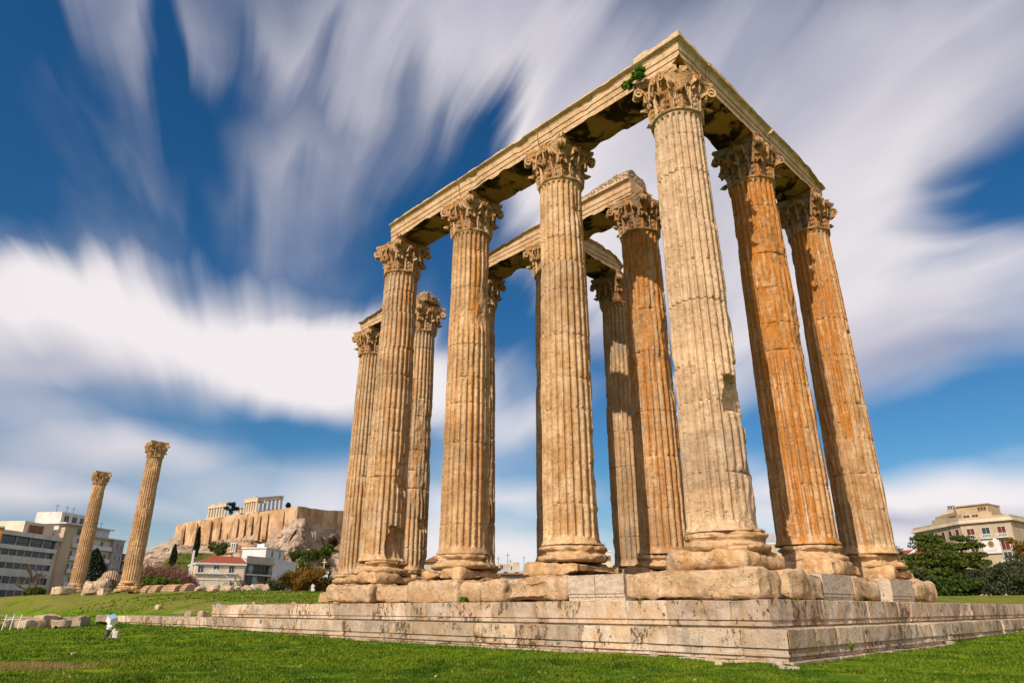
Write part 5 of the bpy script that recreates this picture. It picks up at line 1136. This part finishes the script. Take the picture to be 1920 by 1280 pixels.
bush('thin brownish treetop just right of the rightmost column', 1692, 165, 1020, 3.6, 417, 'olive', 'tree', None, 2200, .24, 'tree')
bare_tree('sparse nearly leafless tree rising above the thin treetop right of the rightmost column', place(1702, 170), at(1702, 985, 170)[2] - place(1702, 170)[2], 418, levels=4)
# left side
cypress('dark pointed cypress between the two lone columns', place(163, 128), at(163, 1028, 128)[2] - place(163, 128)[2], 2.0, 420)
bare_tree('leafless tree with spreading twigs before the office block', place(50, 125), at(55, 1040, 125)[2] - place(50, 125)[2], 421, spread=.65, levels=4, stems=2)
bush('low dark shrub at the foot of the leafless tree', 66, 122, 1104, 1.8, 422, 'pine')
bush('dark green hedge behind the fallen drums', 288, 105, 1085, 3.8, 423, 'pine', 'hedge', None, 4500, .2, 'hedge')
for k, (u, vt, D) in enumerate(((258, 1048, 135), (278, 1046, 138), (298, 1048, 136), (318, 1052, 134), (334, 1060, 132), (346, 1068, 150))):
    twig_shrub(['leafless reddish shrub touching the nearer lone column', 'second leafless reddish shrub right of the nearer lone column', 'middle leafless reddish shrub above the hedge', 'fourth leafless reddish shrub, above the last drums', 'leafless reddish shrub left of the villa', 'leafless reddish shrub at the villa wall'][k], place(u, D), at(u, vt, D)[2] - place(u, D)[2], 2.6, 430 + k, 'redtwig', 'bare_shrub', 'leafless reddish shrubs behind the hedge', 'shrub', 2200, .06)
bare_tree('leafless tree before the villa doors', place(432, 150), at(432, 1078, 150)[2] - place(432, 150)[2], 440, 'twig', spread=.7, stems=3)
bare_tree('leafless tree at the corner of villa and flats', place(448, 152), at(448, 1066, 152)[2] - place(448, 152)[2], 441, 'twig', spread=.7, stems=2)
bare_tree('leafless tree before the flats', place(484, 152), at(484, 1076, 152)[2] - place(484, 152)[2], 442, 'twig', spread=.7, stems=2)
bare_tree('reddish leafless tree before the white block', place(527, 165), at(527, 1060, 165)[2] - place(527, 165)[2], 443, 'redtwig', spread=.6, stems=3)
bush('big round rust brown bush in front of the white block', 572, 100, 1058, 3.6, 450, 'rustbush', 'bush', None, 16000, .14)
bush('dark green bush left of the rust brown bush', 515, 112, 1082, 2.2, 451, 'olive')
bush('dark green bush right of the rust brown bush, by the chapel', 607, 104, 1082, 2.0, 452, 'olive')
bush('green trees below the cliff behind the chapel', 560, 215, 1040, 4.6, 453, 'pine', 'tree', None, 3000, .3, 'tree')
bush('small green tree above the chapel at the foot of the cave', 600, 230, 1044, 3.6, 454, 'pine', 'tree', None, 2500, .3, 'tree')

# ------------------------------------------------------------------ the rocky hill with the citadel
def hill():
    m, N, b = new_mat('hill rock', .95, .08); P = N.n('ShaderNodeNewGeometry').outputs['Position']
    col = N.mix(N.ss(N.noise(P, .035, 6, .62), .36, .62), (.28, .205, .155), (.45, .355, .28)); col = N.mix(N.math('MULTIPLY', N.ss(N.noise(P, .018, 4, .6), .54, .64), .75), col, (.47, .24, .09))
    col = N.mix(N.math('MULTIPLY', N.ss(N.noise(P, .12, 6, .7), .50, .60), .65), col, (.13, .085, .06))
    tone = N.n('ShaderNodeAttribute', dict(attribute_name='tone')).outputs['Fac']
    g = N.ss(N.math('ADD', tone, N.math('MULTIPLY_ADD', N.noise(P, .06, 5, .65), .9, -.45)), .4, .6); col = N.mix(g, col, N.mix(N.noise(P, .2, 4), (.045, .07, .012), (.13, .14, .03)))
    N.set(b.inputs['Base Color'], col); bump(N, b, N.noise(P, .25, 6, .7), .9, 2.0)
    us = np.linspace(225, 700, 190); topu = [225, 262, 285, 310, 335, 372, 420, 480, 520, 540, 556, 572, 590, 610, 640, 700]
    topv = [1060, 1046, 1026, 1016, 1004, 1006, 1004, 996, 988, 980, 972, 971, 980, 990, 994, 996]; topD = [760, 750, 745, 740, 735, 715, 690, 660, 640, 630, 622, 622, 632, 645, 665, 700]
    V = np.interp(us, topu, topv); D = np.interp(us, topu, topD); rows = []
    ss_ = np.linspace(0, 1, 120)
    foot = np.interp(us, [225, 400, 560, 700], [430, 360, 330, 330]); zf = -6.0
    for i, s in enumerate(ss_):
        row = []
        for u, v, d, f in zip(us, V, D, foot):
            pt = at(u, v, d); dirx = (pt[:2] - CAM[:2]) / d; zt = pt[2]
            # cliff above, talus below: height as a function of distance
            cl = np.interp(u, [225, 380, 470, 520, 700], [.15, .3, .5, .8, .85])
            dist = d + (f - d) * (s ** (1.0 + 1.0 * cl)); zz = zt + (zf - zt) * (s ** (.95 - .25 * cl))
            row.append((CAM[0] + dirx[0] * dist, CAM[1] + dirx[1] * dist, zz))
        rows.append(row)
    G = np.array(rows); n = fbm(G * .022, 61, 6, .55); n2 = fbm(G * [.05, .05, .02], 62, 5, .6)
    w = sst(0, .06, ss_)[:, None] * sst(1, .8, ss_)[:, None]; away = np.stack([G[..., 0] - CAM[0], G[..., 1] - CAM[1]], -1); away /= np.linalg.norm(away, axis=-1, keepdims=True)
    rockw = np.interp(us, [225, 400, 480, 540, 700], [.9, .9, 1.1, 1.4, 1.4])[None]
    push = (12 * np.abs(n) - 6 + 5 * np.abs(n2)) * w * rockw
    G[..., :2] += away * push[..., None]; G[..., 2] += (3.2 * n2) * w * rockw
    # the cave mouth: a real hollow in the cliff
    c = at(628, 1020, 600); 
    su = np.tile(us, (len(ss_), 1)); d = G - CAM; vv = 640 - FPX * (d @ UP) / (d @ FW)
    hol = np.exp(-((su - 625) / 11) ** 2 - ((vv - 1017) / 9) ** 2); G[..., :2] += away * (42 * np.clip(hol - .25, 0, 1))[..., None]
    green = np.exp(-((su - 375) / 55) ** 2 - ((vv - 1046) / 13) ** 2) * 1.0 + np.exp(-((su - 340) / 30) ** 2 - ((vv - 1060) / 14) ** 2) + .8 * np.exp(-((su - 625) / 14) ** 2 - ((vv - 1035) / 5) ** 2) * 1.4 + .45 * np.exp(-((vv - np.interp(su, topu, topv) - 2) / 4) ** 2) * (su < 520) + .6 * sst(1062, 1085, vv)
    bb = MB(); bb.grid(G, att=(np.clip(green, 0, 1) + 1e-5).ravel(), flip=True)
    # plateau behind the wall
    T0 = G[0]; back = T0.copy(); aw = (T0[:, :2] - CAM[:2]); aw /= np.linalg.norm(aw, axis=1)[:, None]; back[:, :2] += aw * 260
    bb.grid(np.stack([back, T0], 0), flip=True, att=.3)
    structure(bb.build('hill', m, smooth=40))
    return G
HG = hill()
def wall_mat():
    m, N, b = new_mat('citadel masonry', .95, .08); P = N.n('ShaderNodeTexCoord').outputs['Object']
    col = N.mix(N.ss(N.noise(P, .06, 6, .62), .36, .64), (.37, .22, .115), (.54, .385, .245)); col = N.mix(N.math('MULTIPLY', N.ss(N.noise(N.map(P, (1, 1, .3)), .16, 6, .7), .50, .62), .7), col, (.20, .115, .05))
    N.set(b.inputs['Base Color'], col); bump(N, b, N.noise(P, .5, 6, .7), .8, .5); return m
M['citadel'] = wall_mat(); M['temple'] = simple('temple marble', (.58, .47, .33), .85, .22, .15)
def citadel():
    K = at(559, 948, 624)
    pts = [(331, 983, 742), (360, 977, 722), (420, 968, 694), (480, 960, 664), (530, 953, 640), (559, 948, 624), (585, 952, 640), (615, 957, 662), (650, 957, 688), (700, 960, 720)]
    bot = [1012, 1014, 1012, 1005, 997, 986, 996, 1008, 1012, 1014]
    t = thing('fortress_wall', 'high ochre fortress wall crowning the rocky hill', 'wall', tuple(K))
    b = MB(); top = np.array([at(*p) for p in pts]); low = np.array([at(u, v, D) for (u, _, D), v in zip(pts, bot)])
    def dens(A): 
        o = []
        for i in range(len(A) - 1): o += [A[i] + (A[i + 1] - A[i]) * k / 8 for k in range(8)]
        return np.array(o + [A[-1]])
    T, Lw = dens(top), dens(low); aw = T[:, :2] - CAM[:2]; aw /= np.linalg.norm(aw, axis=1)[:, None]
    # battered face, 6 m thick at the top
    T[:, 2] += .5 * vnoise(T * .12, 4); Lw[:, :2] = T[:, :2] - aw * 3.0; Lw[:, 2] -= 6
    bk = T.copy(); bk[:, :2] += aw * 5; bk2 = bk.copy(); bk2[:, 2] -= 12
    rows = [Lw + (T - Lw) * f for f in np.linspace(0, 1, 9)] + [bk, bk2]; G = np.stack(rows, 0); G[1:8] += (.5 * fbm(G[1:8] * .12, 9, 3))[..., None]
    b.grid(G - K, flip=False); b.build('wall', M['citadel'], t, smooth=35)
    def onwall(u):
        T_ = np.array([np.interp(u, [p[0] for p in pts], top[:, k]) for k in range(3)]); return T_
    for k, (u, f0, w) in enumerate(((346, 1.0, 2.2), (369, 1.0, 2.2), (396, 1.0, 2.0), (413, .92, 3.0), (429, .5, 2.4), (446, .95, 2.6), (460, .9, 2.2), (473, .95, 2.4), (487, .95, 2.6), (501, 1.0, 3.0), (530, 1.0, 3.4))):
        p = onwall(u); q = np.interp(u, [a[0] for a in pts], bot); zl = at(u, q, np.interp(u, [a[0] for a in pts], [a[2] for a in pts]))[2] - 5; d = (p[:2] - CAM[:2]); d /= np.linalg.norm(d); tn = np.array([-d[1], d[0]])
        zt = zl + (p[2] - zl) * f0; bb = MB(); P = []
        for sx in (-1, 1):
            P += [(*(p[:2] + tn * sx * w / 2 - d * (9 if f0 < 2 else 0)), zl), (*(p[:2] + tn * sx * w / 2 - d * 4.2), zt - 3), (*(p[:2] + tn * sx * w / 2 + d * .5), zt), (*(p[:2] + tn * sx * w / 2 + d * .5), zl)]
        bb.add(np.array(P) - K, [(0, 1, 2, 3), (7, 6, 5, 4), (0, 4, 5, 1), (1, 5, 6, 2), (3, 7, 4, 0), (2, 6, 7, 3)]); bb.build('buttress', M['citadel'], t)
citadel()
def hill_temple():
    K = at(490, 958, 690); t = thing('hilltop_temple', 'ruined pale marble temple with rows of columns on top of the fortress hill', 'temple', tuple(K))
    def col_(p, h, r):
        b = MB(); b.lathe([(r, 0), (r * .8, h * .93), (r * 1.25, h * .97), (r * 1.25, h)], 10); b.build('column', M['temple'], t, tuple(p - K), smooth=50)
    def row(u0, u1, D0, D1, vb0, vb1, n, h, ent, entf=(0, 1), skip=()):
        h = h * .92; A = at(u0, vb0, D0); B = at(u1, vb1, D1)
        for k in range(n):
            if k in skip: continue
            col_(A + (B - A) * k / (n - 1), h, 1.2)
        d = (B - A)[:2]; Ln = np.linalg.norm(d); e = d / Ln; nrm = np.array([-e[1], e[0]]); b = MB()
        def slab(f0, f1, z0, z1, w):
            P = []
            for f in (f0, f1):
                for s in (-1, 1): c = A + (B - A) * f; P.append((*(c[:2] + nrm * s * w + e * (-1.2 if f == f0 else 1.2)), c[2]))
            V = [(x, y, z + z0) for x, y, z in P] + [(x, y, z + z1) for x, y, z in P]; b.add(np.array(V) - K, [(0, 1, 3, 2), (4, 6, 7, 5), (0, 2, 6, 4), (1, 5, 7, 3), (0, 4, 5, 1), (2, 3, 7, 6)])
        for f0, f1, z1 in ent:
            slab(f0, f1, h, h + z1 * .5, 1.0); slab(f0, f1, h + z1 * .5 + .15, h + z1, 1.15); slab(f0, f1, h + z1, h + z1 + .5, 1.5)
        slab(0, 1, -1.5, 0, 2.4); b.build('entablature', M['temple'], t)
    row(390, 421, 742, 722, 972, 968, 7, 10.5, [(0, 1.0, 3.2)])
    row(446, 452, 712, 708, 962, 962, 2, 4.5, [(0, 1, .6)])
    row(457, 479, 700, 682, 963, 959, 6, 10.8, [(0, .95, 3.4)])
    row(480, 526, 681, 705, 959, 953, 7, 9.8, [(0, .9, 3.4), (.92, 1.0, 2.6)])
    b = MB(); p = at(483, 938, 684); b.add(np.array([(-6, 0, 0), (6, 0, 0), (4, 0, 2.6), (-3, 0, 1.2), (-6, 3, 0), (6, 3, 0), (4, 3, 2.6), (-3, 3, 1.2)]), [(0, 1, 2, 3), (7, 6, 5, 4), (0, 4, 5, 1), (1, 5, 6, 2), (2, 6, 7, 3), (3, 7, 4, 0)]); b.build('gable_fragment', M['temple'], t, tuple(at(487, 942, 684) - K), YAW + .3)
hill_temple()
def monument():
    p = at(437, 1029, 560); t = thing('cave_monument', 'small white columned monument set into the cliff face', 'monument', tuple(p), YAW); t.scale = (.5, .5, .5)
    for x in (-3, 0, 3): b = MB(); b.box((x - .6, -.5, -3), (x + .6, .5, 8)); b.build('pillar', M['offwhite'], t)
    b = MB(); b.box((-4, -.8, 8.0), (4, 1, 9.6)); b.box((-4.2, -1, -4.2), (4.2, 1, -3.0)); b.build('lintel', M['offwhite'], t); b = MB(); b.box((-3.6, .8, -3), (3.6, 8, 8)); b.build('recess', M['pinkwall'], t)
monument()
cypress('slim dark cypress on the slope under the fortress wall', tuple(at(365, 1046, 560)), 22, 1.9, 470, 'cypress trees on the hill slope')
cypress('broader dark cypress low on the left shoulder of the hill', tuple(at(322, 1062, 540)), 15, 2.2, 471, 'cypress trees on the hill slope')
def hilltree(label, u, v, D, w, h, seed, mat='pine'): p = at(u, v, D); tree('tree', label, 'tree', tuple(p), (w, w, h * .5), h * .12, mat, seed, 2600, .55, 'round', None, 22)
hilltree('dark spreading tree between the two temple ruins on the hilltop', 432, 966, 690, 6.5, 12.5, 480, 'cypress')
hilltree('small dark tree right of the hilltop temple', 540, 952, 650, 2.6, 5.0, 481, 'cypress')
hilltree('dark green tree on the slope above the villa roof', 408, 1047, 470, 7.0, 10.5, 482)
hilltree('green tree at the cave foot beside the leftmost column', 612, 1050, 420, 6, 9, 483)
hilltree('green shrubby tree below the cliff left of the cave', 580, 1052, 420, 6, 7, 484)
hilltree('small tree below the cliff above the white block', 556, 1052, 400, 4.5, 6, 485)

def scrub():
    rng = np.random.default_rng(90); b = MB(); nr, nc = HG.shape[:2]
    for k in range(230):
        i = int(nr * rng.uniform(.10, .97)); j = int(nc * rng.uniform(.03, .97)); p = HG[i, j]; w = rng.uniform(.8, 2.6) * (1.5 if i > nr * .7 else 1)
        q = rng.normal(0, 1, (46, 3)) * [w * .8, w * .8, w * .35] + [0, 0, w * .3]; leaves(b, p + q, 46, .55, rng)
    o = b.build('scrub', M['olive']); o['kind'] = 'stuff'
scrub()
def ledge_tufts():
    rng = np.random.default_rng(91); V = []; n = 0; b = MB()
    for k in range(150):
        on_south = rng.random() < .7; c = rng.uniform(-1.5, 30) if on_south else rng.uniform(-1.5, 20); where = rng.random()
        if where < .5: off, z = D1 + rng.uniform(-.02, .06), -H1 - .02
        elif where < .8: off, z = D1 - rng.uniform(.02, .25), -.01
        else: off, z = D2 + .09, -1.24
        m = int(rng.integers(8, 40)); w = rng.uniform(.05, .28)
        s_ = c + rng.normal(0, w, m); o_ = off + rng.normal(0, .02, m)
        P = np.stack([-s_, -o_, np.full(m, z)], -1) if on_south else np.stack([o_, s_, np.full(m, z)], -1)
        h = rng.uniform(.02, .075, m); t = rng.uniform(0, 6.28, m); sx = np.stack([np.cos(t), np.sin(t), 0 * t], -1) * .008; tip = P + np.stack([rng.normal(0, .02, m), rng.normal(0, .02, m), h], -1)
        b.add(np.stack([P - sx, P + sx, tip], 1).reshape(-1, 3), T=np.arange(m * 3).reshape(-1, 3), att=np.repeat(rng.uniform(.1, .9, m), 3))
    o = b.build('ledge_grass', bpy.data.materials['grass blades']); o['kind'] = 'stuff'
ledge_tufts()
def dry_grass():
    rng = np.random.default_rng(92); n = 5000; u = np.clip(rng.normal(35, 55, n), -40, 190); p = np.array([at(a, 1272, 17.6)[:2] for a in u]); P = p + rng.normal(0, .35, (n, 2)); Z = ground_z(P[:, 0], P[:, 1])
    P = np.c_[P, Z - .02]; h = rng.uniform(.05, .19, n); t = rng.uniform(0, 6.28, n); sx = np.stack([np.cos(t), np.sin(t), 0 * t], -1) * .005; tip = P + np.stack([rng.normal(0, .05, n), rng.normal(0, .05, n), h], -1)
    b = MB(); b.add(np.stack([P - sx, P + sx, tip], 1).reshape(-1, 3), T=np.arange(n * 3).reshape(-1, 3), att=np.repeat(rng.uniform(.1, .9, n), 3))
    o = b.build('dry_grass', leaf_mat('straw', (.20, .14, .05), (.42, .32, .14), (.30, .22, .09), 3)); o['kind'] = 'stuff'
dry_grass()

def litter():
    rng = np.random.default_rng(95); n = 260; r = 1 / (1 / 10. + (1 / 40 - 1 / 10.) * rng.random(n)); a = math.pi / 2 + YAW + rng.uniform(-.7, .7, n)
    X = CAM[0] + r * np.cos(a); Y = CAM[1] + r * np.sin(a); k = np.minimum(-X + D2, Y + D2) < -.2; X, Y = X[k], Y[k]; C = np.stack([X, Y, ground_z(X, Y) + .05], -1)
    b = MB(); leaves(b, C, len(C), .028, rng); o = b.build('fallen_leaves', leaf_mat('dead leaves', (.20, .13, .06), (.45, .36, .22), (.30, .20, .10), 3)); o['kind'] = 'stuff'
litter()
